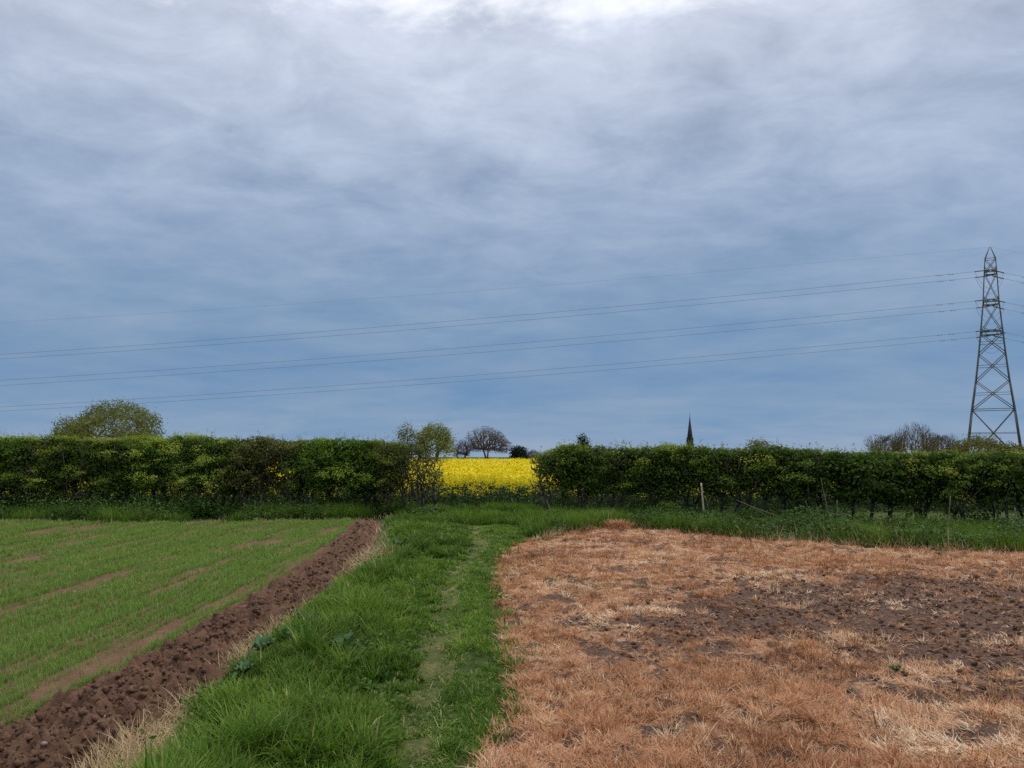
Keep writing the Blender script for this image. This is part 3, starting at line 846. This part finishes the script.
pg = foot(lambda x: 18.6 + 0 * x, lambda x: 23.3 + 0 * x, -3.0, 1.4, 2600, .08, .34, 145)
V, F, A = join([pl, pr, pg])
o = link('hedge_foot_grass', mesh('hedge_foot_grass', V, F, A), M['grass'])
tag(o, 'long dark green grass along the foot of the hedges', 'grass', kind='stuff')

def weeds(x, y, hmax, leaf):
    n = len(x); per = 12
    i = np.repeat(np.arange(n), per); k = len(i)
    hgt = hmax * rng.uniform(.3, 1, n) * np.clip(.35 + 2.2 * (fbm(x * 1.3, y * 1.3, s=157, o=2) - .2), .3, 1.4)
    t = rng.random(k) ** .7
    P = np.stack([x[i] + rng.normal(0, .08, k), y[i] + rng.normal(0, .08, k), hgt[i] * t + .03], 1)
    N = rng.normal(size=(k, 3)) * .5 + np.array([0, -.25, 1])
    tone = rng.random(n)
    return leaves(P, N, rng.uniform(.6, 1.2, k) * leaf, np.clip(tone[i] * .7 + .15 + rng.normal(0, .1, k), 0, 1), .5)
def ptsb(n, f0, f1, x0, x1, seed):
    x = rng.uniform(x0, x1, n); y = f0(x) + (f1(x) - f0(x)) * rng.random(n)
    kp = rng.random(n) < np.clip((fbm(x * .8, y * .8, s=seed, o=3) - .41) * 6, 0, 1)
    return x[kp], y[kp]
w1 = weeds(*ptsb(4200, lambda x: Yc(x) + .25, lambda x: LA(x) + .3, -19, -3, 151), .48, .085)
w2 = weeds(*ptsb(8500, lambda x: Yv(x) + .10, lambda x: RA(x) + .2, .8, 16, 153), .42, .075)
w3 = weeds(*ptsb(260, lambda x: 19.5 + 0 * x, lambda x: 22.5 + 0 * x, -2.6, -.9, 155), .4, .10)
gx_, gy_ = scatter(900, lambda y: cC(y) + .1, lambda y: cP(y) - .12, 3.6, 20, 1.2)
kp = rng.random(900) < np.clip((fbm(gx_ * 1.6, gy_ * 1.6, s=159, o=2) - .42) * 7, 0, 1)
w4 = weeds(gx_[kp], gy_[kp], .24, .042)
V, F, A = join([w1, w2, w3, w4])
M['weed'] = leaf_mat('nettle_leaf', [(0, (.020, .050, .010)), (.5, (.050, .105, .018)), (.85, (.095, .165, .03)), (1, (.17, .22, .05))], .3, .55)
o = link('nettles', mesh('nettles', V, F, A), M['weed'])
tag(o, 'dark nettles and weeds under the hedges and in the verge', 'weeds', kind='stuff')

# pale dead stems standing in the right verge
n = 1500
px_ = rng.uniform(.9, 15, n); yy_ = Yv(px_) + rng.random(n) ** 1.6 * 1.5
kp = rng.random(n) < np.clip((fbm(px_ * .55, yy_ * .3, s=161, o=3) - .45) * 5, .02, 1)
px_, yy_ = px_[kp], yy_[kp]; n = len(px_)
a1 = blades(np.stack([px_, yy_, H(px_, yy_)], 1), rng.uniform(0, 6.283, n), rng.uniform(.12, .50, n), rng.uniform(.008, .013, n), rng.uniform(0, .8, n), rng.uniform(0, .5, n), rng.random(n), 3)
n = 6000
px_ = rng.uniform(.5, 15, n); yy_ = Yv(px_) + rng.normal(0, .10, n)
a2 = blades(np.stack([px_, yy_, H(px_, yy_)], 1), rng.uniform(0, 6.283, n), rng.uniform(.08, .26, n), rng.uniform(.007, .012, n), rng.uniform(.3, 1.4, n), rng.uniform(0, .5, n), rng.random(n), 2)
n = 2200
px_ = rng.uniform(-17, -2.8, n); yy_ = Yc(px_) + rng.normal(0, .10, n)
a3 = blades(np.stack([px_, yy_, H(px_, yy_)], 1), rng.uniform(0, 6.283, n), rng.uniform(.06, .18, n), rng.uniform(.008, .012, n), rng.uniform(.3, 1.4, n), rng.uniform(0, .5, n), rng.random(n), 2)
V, F, A = join([a1, a2, a3])
o = link('dead_stems', mesh('dead_stems', V, F, A), M['hay'])
tag(o, 'pale dead grass stems fringing the hedge foot', 'dead grass', kind='stuff')

# mound of dead grass at the corner of the sprayed field
g = G(618, 529)
v = ICO_V * np.array([.36, .25, .15]); v = v * (1 + .5 * (fbm(v[:, 0] * 5, v[:, 1] * 5, v[:, 2] * 5, s=5) - .5))[:, None]
v[:, 2] *= .8
mo = empty('grass_mound', (g[0], g[1], 0), 'low hump of orange dead grass at the foot of the right hedge', 'mound')
link('earth', mesh('earth', v, [ICO_F], smooth=True), M['dead'], mo)
n = 1100; a = rng.uniform(0, 6.283, n); r = np.sqrt(rng.random(n))
zz = .13 * np.sqrt(np.maximum(0, 1 - r ** 2))
V, F, A = blades(np.stack([np.cos(a) * r * .36, np.sin(a) * r * .25, zz], 1), a + rng.normal(0, .6, n), rng.uniform(.06, .18, n), rng.uniform(.009, .014, n), rng.uniform(.5, 1.3, n), rng.uniform(0, .6, n), rng.random(n), 2)
link('dead_grass', mesh('dead_grass', V, F, A), M['straw'], mo)

# ------------------------------------------------------------------ sticks
def stick(name, label, cat, pts, r0, r1, group=None, bend=.02, fork=None, mat='dull_wood'):
    P = np.array(pts, float); t = np.linspace(0, 1, 12)
    s = np.linspace(0, 1, len(P))
    C = np.stack([np.interp(t, s, P[:, k]) for k in range(3)], 1)
    C += np.stack([np.sin(t * 5 + P[0, 0]) * bend, np.cos(t * 4) * bend, 0 * t], 1) * t[:, None]
    b = C[0].copy()
    parts = [polytube(C - b, np.linspace(r0, r1, 12), 7)]
    for (tt, d, ln) in fork or []:
        q = np.array([np.interp(tt, t, C[:, k]) for k in range(3)]) - b
        parts.append(polytube(np.array([q + np.array(d) * ln * u for u in np.linspace(0, 1, 6)]), np.linspace(r0 * .55, r1 * .4, 6), 6))
    V, F, _ = join(parts)
    o = link(name, mesh(name, V, F, smooth=True), M[mat]); o.location = b
    return tag(o, label, cat, group)
def hp(px, py, dy=-1.1): return At(px, py, rdepth(px) + dy)
def up(px0, py0, px1, py1, dy=-1.1):
    a = hp(px0, py0, dy); a[2] = 0.0; b = At(px1, py1, a[1]); return [a, b]
stick('stake', 'straight pale wooden stake standing against the right hedge', 'stake', up(705, 519, 701, 483), .024, .020, bend=.002, mat='pale_wood')
stick('dead_branch', 'short pale stick leaning beside the straight wooden stake', 'stick', up(710, 518, 706, 498, -1.0), .012, .006)
stick('sapling_stem', 'thin pale leaning sapling stem left of the yellow patch in the right hedge', 'stem', up(832, 523, 821, 478, -1.2), .014, .006, fork=[(.6, (.2, 0, .95), .25)])
stick('sapling_stem', 'short upright pale stem under the yellow patch in the right hedge', 'stem', up(839, 523, 837, 500, -1.2), .014, .010)
stick('sapling_stem', 'pale upright stem under the right hedge, directly below the rightmost bare tree', 'stem', up(949, 521, 949, 496, -1.3), .014, .010)
stick('sapling_stem', 'pale forked stem at the foot of the right hedge under the pylon', 'stem', up(1015, 528, 1014, 508, -1.4), .022, .014, fork=[(.4, (.5, 0, .8), .22), (.55, (-.5, 0, .8), .18)])
stick('stump', 'short pale stub poking from the verge below the small yellow specks', 'stump', up(891, 527, 890, 519, -1.8), .022, .018)
a = G(559, 521); a[1] = 20.2; b_ = At(547, 500, 20.4); a = At(553, 517, 20.2); a[2] = .1
stick('dead_branch', 'bleached broken stick at the left end of the right hedge', 'stick', [a, (a + b_) / 2, b_], .016, .008)
for (q0, q1, lb) in [((790, 521), (738, 500), 'long pale fallen branch slanting right under the hedge'),
                     ((772, 520), (752, 506), 'short pale branch lying left of the long fallen one'),
                     ((815, 520), (806, 500), 'thin grey branch leaning up right of the long fallen one')]:
    y = rdepth(q0[0]) - 1.0
    stick('fallen_branch', lb, 'branch', [At(*q0, y), At((q0[0] + q1[0]) / 2, (q0[1] + q1[1]) / 2 + 1, y + .1), At(*q1, y + .2)], .014, .006, 'fallen branches by the right hedge', .05)

# ------------------------------------------------------------------ broad-leaved plants
M['dock'] = leaf_mat('dock_leaf', [(0, (.035, .085, .030)), (.5, (.05, .11, .035)), (1, (.09, .16, .06))], .25, .45)
M['bluedock'] = leaf_mat('thistle_leaf', [(0, (.035, .08, .035)), (.5, (.06, .12, .05)), (1, (.10, .17, .08))], .2, .5)
def broad_leaf(L, W, lift, curl, head, tone):
    nu, nv = 9, 5
    t = np.linspace(0, 1, nu); w = W * np.sin(np.clip(t, 0, 1) ** .75 * math.pi) ** .8 + .004
    ang = lift - curl * t
    x = np.concatenate([[0], np.cumsum(np.cos(ang[:-1]) * L / (nu - 1))]); z = np.concatenate([[0], np.cumsum(np.sin(ang[:-1]) * L / (nu - 1))])
    s = np.linspace(-1, 1, nv)
    X = np.repeat(x[:, None], nv, 1); Yq = w[:, None] * s[None] * .5; Z = z[:, None] + .12 * w[:, None] * np.abs(s)[None] + .012 * np.sin(t * 14)[:, None] * np.abs(s)[None]
    c, sn = math.cos(head), math.sin(head)
    V = np.stack([(X * c - Yq * sn).ravel(), (X * sn + Yq * c).ravel(), Z.ravel()], 1)
    return mesh('leaf', V, [grid_faces(nu, nv)], {'rnd': np.full(nu * nv, tone)}, smooth=True)
def make_dock(name, n, L, mat, label, cat, group):
    r = empty(name, (0, 0, 0), label, cat, group)
    for k in range(n):
        link('leaf', broad_leaf(L * rng.uniform(.7, 1.2), L * rng.uniform(.28, .40), rng.uniform(.5, 1.25), rng.uniform(.6, 1.6), k * 2.4 + rng.uniform(-.3, .3), rng.random()), M[mat], r)
    return r
def copy_tree(o):
    c = o.copy(); col.objects.link(c)
    for ch in o.children:
        d = ch.copy(); col.objects.link(d); d.parent = c
    return c
docks = [(244, 690, .75, 'bluedock', 'small grey green leafy plant nearest the camera, by the turned soil'),
         (262, 664, 1.1, 'bluedock', 'large bluish green broad leaved plant beside the turned soil'),
         (294, 648, 1.0, 'dock', 'mid green dock plant just above right of the bluish leafy plant'),
         (307, 632, 1.1, 'dock', 'upright dock plant among grass near the middle of the turned soil'),
         (345, 659, 1.25, 'dock', 'dark green dock plant deep in the grass nearest the footpath'),
         (357, 612, 1.0, 'dock', 'pale dock plant in the grass close to the far part of the soil strip'),
         (400, 548, 1.6, 'dock', 'broad dock plant right of the dry orange tuft'),
         (432, 512, 2.0, 'dock', 'farthest dock plant, under the end of the left hedge')]
proto = {}
for px, py, s, mt, lb in docks:
    g = G(px, py + 6)
    if mt not in proto: o = proto[mt] = make_dock('dock_plant', 11, .15, mt, lb, 'plant', 'dock plants in the verge')
    else: o = copy_tree(proto[mt])
    o['label'] = lb
    o.location = (g[0], g[1], float(H(g[0], g[1])) + .09); o.scale = (s, s, s); o.rotation_euler = (0, 0, px * .7)
g = G(896, 673)
o = make_dock('weed_plant', 10, .075, 'bluedock', 'small pale green weed alone in the dead grass field', 'plant', None)
o.location = (g[0], g[1], float(dead_h(g[0], g[1])) + .01)
g = G(640, 628)
stick('dead_stalk', 'single dry stalk standing in the dead grass field', 'stalk', [np.array([g[0], g[1], 0]), np.array([g[0] + .02, g[1], .2])], .004, .002, bend=.01)

# ------------------------------------------------------------------ oilseed rape beyond the hedges
M['rape_flower'] = leaf_mat('rape_flower', [(0, (.26, .27, .02)), (.25, (.58, .47, .01)), (.55, (.74, .59, .01)), (1, (.84, .72, .04))], .35, .6, spec=.1)
M['rape_leaf'] = leaf_mat('rape_leaf', [(0, (.022, .050, .020)), (.5, (.042, .085, .030)), (1, (.075, .125, .04))], .25, .5)
def rape_h(x, y): return .94 + .16 * (fbm(x * .9, y * .9, s=171, o=2) - .5) + .42 * np.clip((y - 30) / 110, 0, 1)
def rape(n, y0, y1, k, per, fs, stems, spread_z):
    fl = lambda y: -.78 * y - 2; fr = lambda y: .78 * y + 2
    x, y = scatter(n, fl, fr, y0, y1, k)
    h = rape_h(x, y) * rng.uniform(.84, 1.10, n) * np.where(y < y0 + .5, rng.uniform(.65, .95, n), 1)
    i = np.repeat(np.arange(n), per); m = len(i)
    P = np.stack([x[i] + rng.normal(0, .055, m) * fs / .05, y[i] + rng.normal(0, .055, m), h[i] - spread_z * rng.random(m) ** 1.6], 1)
    fl_ = leaves(P, rng.normal(size=(m, 3)) * .8 + np.array([0, -.3, .8]), rng.uniform(.6, 1.3, m) * fs, np.clip(rng.normal(.55, .22, m), 0, 1), .8)
    gr = None
    if stems:
        st = blades(np.stack([x, y, 0 * x], 1), rng.uniform(0, 6.28, n), h, np.full(n, .016), rng.uniform(0, .12, n), rng.uniform(0, .1, n), rng.random(n), 2)
        j = np.repeat(np.arange(n), 9); q = len(j)
        lv = leaves(np.stack([x[j] + rng.normal(0, .09, q), y[j] + rng.normal(0, .09, q), h[j] * rng.uniform(.05, .82, q)], 1), rng.normal(size=(q, 3)) * .6 + np.array([0, -.5, .5]), rng.uniform(.06, .15, q), rng.random(q), .4)
        gr = (st[0], st[1], {'rnd': st[2]['rnd']}), lv
    return fl_, gr
f1, g1 = rape(8000, 23.4, 27.5, 0, 12, .042, True, .15)
f2, g2 = rape(5000, 27.5, 40, .5, 14, .075, True, .22)
f3, _ = rape(9000, 40, 140, 1.0, 9, .17, False, .15)
V, F, A = join([f1, f2, f3])
rp = empty('rape_crop', (0, 40, 0), 'yellow flowering oilseed rape filling the field behind the hedges', 'crop'); rp['kind'] = 'stuff'
o = put(mesh('flowers', V, F, A), M['rape_flower'], rp, 'flowers'); o['kind'] = 'stuff'
V, F, A = join([*g1, *g2])
o = put(mesh('stems_and_leaves', V, F, A), M['rape_leaf'], rp, 'stems_and_leaves'); o['kind'] = 'stuff'
xs = np.linspace(-120, 120, 161); ysr = np.geomspace(28, 142, 90)
XX, YY = np.meshgrid(xs, ysr)
ZZ = rape_h(XX, YY) - .12
ZZ[0, :] = 0; ZZ[-1, :] = 0; ZZ[:, 0] = 0; ZZ[:, -1] = 0
m = NT('rape_canopy')
c = m.ramp(m.noise(14, 6, .7), [(.36, (.10, .13, .02)), (.47, (.50, .42, .01)), (.6, (.80, .66, .01))])
p = m.n('ShaderNodeBsdfPrincipled'); m.l(c, p.inputs['Base Color']); p.inputs['Roughness'].default_value = .9; p.inputs['Specular IOR Level'].default_value = .1
m.l(p.outputs[0], m.out.inputs[0])
o = put(mesh('canopy', np.stack([XX.ravel(), YY.ravel(), ZZ.ravel()], 1), [grid_faces(90, 161)], smooth=True), m.m, rp, 'canopy'); o['kind'] = 'stuff'

# ------------------------------------------------------------------ church
CY = 700
cx = At(690, 450, CY)[0]
ch = empty('church', (cx, CY, 0), 'distant church whose dark pointed spire rises over the right hedge', 'church')
ztop = At(690, 415, CY)[2]; zs = 6.5
def prism(n, r0, r1, z0, z1, rot=0.0, c=(0, 0)):
    a = np.arange(n) * 2 * math.pi / n + rot
    b0 = np.stack([np.cos(a) * r0 + c[0], np.sin(a) * r0 + c[1], np.full(n, z0)], 1); b1 = np.stack([np.cos(a) * r1 + c[0], np.sin(a) * r1 + c[1], np.full(n, z1)], 1)
    k = np.arange(n); k2 = (k + 1) % n
    return np.concatenate([b0, b1]), [np.stack([k, k2, k2 + n, k + n], 1), k[::-1][None], (k + n)[None]]
def box(x0, x1, y0, y1, z0, z1):
    V = np.array([[x, y, z] for z in (z0, z1) for x, y in ((x0, y0), (x1, y0), (x1, y1), (x0, y1))], float)
    return V, [np.array([[0, 3, 2, 1], [4, 5, 6, 7], [0, 1, 5, 4], [1, 2, 6, 5], [2, 3, 7, 6], [3, 0, 4, 7]])]
link('tower', mesh('tower', *prism(4, 5.6, 5.5, -.5, zs - .5, math.pi / 4)), M['church_stone'], ch)
sp = link('spire', mesh('spire', *join([prism(8, 4.05, .14, zs, ztop - 1.0, math.pi / 8), prism(8, 4.3, 4.15, zs - .5, zs - .02, math.pi / 8)])[:2]), M['slate'], ch)
for a in range(4):
    an = a * math.pi / 2; zz = 16.0; rr = 4.05 * (1 - (zz - zs) / (ztop - 1 - zs)) * .94
    V, F, _ = join([box(-.4, .4, -.5, .35, zz, zz + 1.6), (np.array([[-.5, -.55, zz + 1.72], [.5, -.55, zz + 1.72], [0, -.55, zz + 3.0], [-.55, .6, zz + 1.72], [.55, .6, zz + 1.72], [0, .2, zz + 3.0]]), [np.array([[0, 1, 2], [5, 4, 3]]), np.array([[0, 2, 5, 3], [1, 4, 5, 2], [0, 3, 4, 1]])])])
    c_, s_ = math.cos(an), math.sin(an)
    V = V + np.array([0, -rr + .15, 0]); V = np.stack([V[:, 0] * c_ - V[:, 1] * s_, V[:, 0] * s_ + V[:, 1] * c_, V[:, 2]], 1)
    link('lucarne', mesh('lucarne', V, F), M['slate'], sp)
V, F, _ = join([prism(8, .10, .06, ztop - 1.02, ztop + 2.6), box(-.5, .5, -.05, .05, ztop + 1.5, ztop + 1.65), (ICO_V * .28 + np.array([0, 0, ztop - .6]), [ICO_F])])
link('finial', mesh('finial', V, F), M['slate'], sp)
link('nave', mesh('nave', *box(4.25, 26, -4, 4, -.5, 4.0)), M['church_stone'], ch)
V = np.array([[4.26, -4.4, 4.0], [26.3, -4.4, 4.0], [26.3, 4.4, 4.0], [4.26, 4.4, 4.0], [4.26, 0, 7.2], [26.3, 0, 7.2]])
link('roof', mesh('roof', V, [np.array([[0, 1, 5, 4], [2, 3, 4, 5], [3, 2, 1, 0]]), np.array([[1, 2, 5], [3, 0, 4]])]), M['slate'], ch)
for k in range(4):
    link('window', mesh('window', *box(7.5 + k * 5, 8.9 + k * 5, -4.06, -3.9, 1.2, 3.4)), M['dark'], ch)

# ------------------------------------------------------------------ pylon and its cables
PY = 174.0
pb = At(990, 247, PY)
TD = np.array([pb[1], -pb[0], 0]) / math.hypot(pb[0], pb[1]); TN = np.array([pb[0], pb[1], 0]) / math.hypot(pb[0], pb[1])   # the tower faces the camera
LD = np.array([-0.994, 0.109, 0])                                 # the line's own direction
pyl = empty('pylon', (pb[0], PY, 0), 'tall grey lattice electricity pylon at the right edge', 'pylon')
def zpy(py): return At(990, py, PY)[2]
LEV = [(0.0, 6.35), (zpy(409.6), 4.75), (zpy(381), 3.75), (zpy(354), 3.0), (zpy(333), 2.5), (zpy(303), 1.80), (zpy(273), 1.42), (zpy(259), 1.20), (zpy(247), .12)]
LZ = np.array([l[0] for l in LEV]); LEV = [(z, w * .855) for z, w in LEV]; LW = np.array([l[1] for l in LEV])
def hw(z): return float(np.interp(z, LZ, LW))
def loc(a, b, z): return TD * a + TN * b + np.array([0, 0, z])
def bar(name, p0, p1, r, sides=4, parent=pyl):
    return link(name, mesh(name, *tubes([(*p0, *p1, r, r)], sides)), M['steel'], parent)
for sa in (-1, 1):
    for sb in (-1, 1):
        P = [loc(sa * w, sb * w, z) for z, w in LEV]
        link('leg', mesh('leg', *polytube(np.array(P), [.19, .17, .16, .15, .14, .12, .11, .10, .08], 4)), M['steel'], pyl)
for k in range(len(LEV) - 2):
    (z0, w0), (z1, w1) = LEV[k], LEV[k + 1]
    rb = .085 if k < 4 else .065
    for f in range(4):
        def fp(u, w, z):
            return [loc(u * w, -w, z), loc(w, u * w, z), loc(u * w, w, z), loc(-w, u * w, z)][f]
        bar('diagonal_brace', fp(-1, w0, z0), fp(1, w1, z1), rb)
        bar('diagonal_brace', fp(1, w0, z0), fp(-1, w1, z1), rb)
        if k in (0, 3, 4, 5, 6): bar('horizontal_brace', fp(-1, w1, z1), fp(1, w1, z1), rb)
        if k < 4:
            zm = z0 + (z1 - z0) * w0 / (w0 + w1); wm = hw(zm)
            bar('horizontal_brace', fp(-1, wm, zm), fp(1, wm, zm), .055)
ARMS = [(zpy(333), 2.7), (zpy(303), 3.1), (zpy(273), 2.1)]
tipsA = []
for za, la in ARMS:
    w = hw(za); wu = hw(za + 1.5)
    for sb in (-1, 1):
        tip = loc(0, sb * (w + la), za + .1)
        segs = []
        tl, tr_ = loc(-.55, sb * (w + la), za + .1), loc(.55, sb * (w + la), za + .1)
        for sa, te in ((-1, tl), (1, tr_)):
            lo, hi = loc(sa * w, sb * w, za), loc(sa * wu, sb * wu, za + 1.5)
            segs += [(*lo, *te, .09, .08), (*hi, *te, .075, .06)]
            for t0 in (.0, .33, .66):
                a, b2 = lo + (te - lo) * t0, hi + (te - hi) * min(1, t0 + .33)
                segs.append((*a, *b2, .05, .05))
                lo2, te2 = loc(-sa * w, sb * w, za), (tr_ if sa < 0 else tl)
                segs.append((*a, *(lo2 + (te2 - lo2) * min(1, t0 + .33)), .05, .05))
        segs += [(*tl, *tr_, .08, .08)]
        link('cross_arm', mesh('cross_arm', *tubes(segs, 4)), M['steel'], pyl)
        tipsA.append((za, sb, tip))
base = np.array(pyl.location)
RD = np.array([0.97, 0.10, 0])                                    # the line bends a little at this tower
def line_pts(p, d, a, b, smax, n=80):
    s = np.linspace(0, smax, n)
    return p[None] + d[None] * s[:, None] + np.array([0, 0, 1.])[None] * (-a * s + b * s * s)[:, None]
def ribbed(P0, P1, r):
    n = 25; t = np.linspace(0, 1, n); C = P0[None] + (P1 - P0)[None] * t[:, None]
    return polytube(C, np.where(np.arange(n) % 2, r, r * .55), 8)
names = {0: 'lowest', 1: 'middle', 2: 'upper'}
def cable(p, d, a, b, smax, r, label, grp, damp=True):
    P = line_pts(p, d, a, b, smax)
    o0 = P[0].copy()
    o = link('power_cable', mesh('power_cable', *polytube(P - o0, r, 5)), M['cable']); o.location = o0
    tag(o, label, 'cable', grp)
    if damp:
        for s in (5.0, 7.5):
            q = p + d * s + np.array([0, 0, -a * s + b * s * s])
            link('vibration_damper', mesh('vibration_damper', *join([polytube(np.array([q - d * .55, q - d * .3, q - d * .1, q + d * .1, q + d * .3, q + d * .55]) - o0 - np.array([0, 0, .12]), np.array([.05, .05, .02, .02, .05, .05]), 6)])[:2]), M['cable'], o)
for k, (za, sb, tip) in enumerate(tipsA):
    lv = k // 2
    w = 'nearer' if sb < 0 else 'farther'
    ends = []
    for d, a in ((LD, .085), (RD, .17)):
        p0 = tip + np.array([0, 0, -.1]); p1 = p0 + d * 3.3 + np.array([0, 0, -a * 3.3])
        link('insulator_string', mesh('insulator_string', *ribbed(p0 + d * .5, p1, .15)), M['glass'], pyl)
        ends.append(p1)
    t = np.linspace(0, 1, 17)
    J = ends[0][None] * (1 - t)[:, None] + ends[1][None] * t[:, None] - np.array([0, 0, 1.])[None] * (4 * t * (1 - t) * 3.6)[:, None]
    link('jumper_loop', mesh('jumper_loop', *polytube(J, .03, 5)), M['cable'], pyl)
    cable(base + ends[0], LD, .0845, 8.6e-5, 560,   .032, f'{w} of the two {names[lv]} cables running left from the pylon', 'power cables left of the pylon')
    cable(base + ends[1], RD, .165, 3.0e-4, 190,   .032, f'{w} of the two {names[lv]} cables running right from the pylon', 'power cables right of the pylon')
pk = base + np.array([0, 0, LEV[-1][0]])
cable(pk, LD, .07, 7.5e-5, 560, .014, 'single thin topmost wire running left from the pylon peak', 'power cables left of the pylon', False)
cable(pk, RD, .15, 3.0e-4, 190, .014, 'single thin topmost wire running right from the pylon peak', 'power cables right of the pylon', False)

# ------------------------------------------------------------------ light and sky
SUN_EL, SUN_AZ = R(58), R(62)        # behind the cloud, ahead and to the right
sun_d = bpy.data.lights.new('sun', 'SUN'); sun_d.energy = 1.5; sun_d.angle = R(14); sun_d.color = (1.0, .95, .86)
sun = bpy.data.objects.new('sun', sun_d); col.objects.link(sun)
dirv = Vector((math.sin(SUN_AZ) * math.cos(SUN_EL), math.cos(SUN_AZ) * math.cos(SUN_EL), math.sin(SUN_EL)))
sun.rotation_euler = (-dirv).to_track_quat('-Z', 'Y').to_euler()

world = bpy.data.worlds.new('World'); scene.world = world; world.use_nodes = True
wt = world.node_tree; wt.nodes.clear()
W = NT.__new__(NT); W.t = wt
W.out = wt.nodes.new('ShaderNodeOutputWorld')
tc = W.n('ShaderNodeTexCoord'); sep = W.n('ShaderNodeSeparateXYZ'); W.l(tc.outputs['Generated'], sep.inputs[0])
zc = W.math('MAXIMUM', sep.outputs[2], 0.0)
den = W.math('ADD', zc, .13)
cmb = W.n('ShaderNodeCombineXYZ')
W.l(W.math('MULTIPLY', W.math('DIVIDE', sep.outputs[0], den), .88), cmb.inputs[0]); W.l(W.math('DIVIDE', sep.outputs[1], den), cmb.inputs[1])
pv = cmb.outputs[0]
n1 = W.noise(1.15, 9, .56, pv, .35)       # broad rolls of the layer
n2 = W.noise(4.2, 9, .62, pv, .35)         # lumps
n3 = W.noise(.55, 4, .5, pv, .2)
STR = .1
K = 1 / STR
base_c = W.ramp(zc, [(0, (.27, .36, .51)), (.03, (.20, .31, .475)), (.10, (.165, .275, .445)), (.17, (.195, .30, .46)), (.25, (.25, .345, .50)), (.33, (.345, .43, .575)), (.42, (.475, .54, .675)), (.52, (.64, .69, .81)), (.62, (.90, .93, .99)), (.8, (1.5, 1.48, 1.45)), (1.0, (1.7, 1.66, 1.6))])
# clouds modulate the layer's thickness
lum = W.math('ADD', W.math('MULTIPLY', W.math('SUBTRACT', n1, .5), 1.25), W.math('MULTIPLY', W.math('MULTIPLY', W.math('SUBTRACT', n2, .5), 1.3), W.ramp(zc, [(.12, (.25,) * 3), (.34, (1,) * 3)])))
amp = W.ramp(zc, [(0, (.06,) * 3), (.12, (.18,) * 3), (.25, (.45,) * 3), (.5, (.70,) * 3), (1, (.8,) * 3)])
mul = W.math('ADD', W.math('MULTIPLY', lum, amp), 1.0)
vm = W.n('ShaderNodeVectorMath', operation='SCALE'); W.l(base_c, vm.inputs[0]); W.l(mul, vm.inputs['Scale'])
# greyer where the cloud is thick and bright
hsv = W.n('ShaderNodeHueSaturation'); W.l(vm.outputs[0], hsv.inputs['Color'])
W.l(W.math('SUBTRACT', 1.0, W.math('MULTIPLY', lum, .55)), hsv.inputs['Saturation'])
# thin spots glowing white high up
vx = W.n('ShaderNodeVectorMath', operation='MULTIPLY'); W.l(pv, vx.inputs[0]); vx.inputs[1].default_value = (.55, 1, 1)
n4 = W.noise(2.3, 6, .6, vx.outputs[0], .3)
brs = W.math('ADD', W.math('ADD', W.math('MULTIPLY', n4, .75), W.math('MULTIPLY', n2, .30)), W.math('MULTIPLY', W.math('SUBTRACT', W.math('MINIMUM', zc, .62), .5), 2.4))
brz = W.ramp(brs, [(.49, (0,) * 3), (.62, (1,) * 3)], 'EASE')
cl = W.mix(brz, hsv.outputs[0], (1.0, 1.02, 1.06))
sky = W.n('ShaderNodeTexSky', sky_type='NISHITA'); sky.sun_disc = False
sky.sun_elevation = SUN_EL; sky.sun_rotation = SUN_AZ
vs = W.n('ShaderNodeVectorMath', operation='SCALE'); W.l(cl, vs.inputs[0]); vs.inputs['Scale'].default_value = K
fin = W.mix(.94, sky.outputs[0], vs.outputs[0])
bg = W.n('ShaderNodeBackground'); W.l(fin, bg.inputs['Color']); bg.inputs['Strength'].default_value = STR
W.l(bg.outputs[0], W.out.inputs[0])

scene.view_settings.view_transform = 'Standard'
scene.view_settings.look = 'None'
scene.view_settings.exposure = 0.12
scene.view_settings.gamma = 1.0
scene.view_settings.use_curve_mapping = False
scene.render.engine = 'CYCLES'
scene.cycles.max_bounces = 6
scene.cycles.transparent_max_bounces = 4
scene.cycles.use_denoising = False
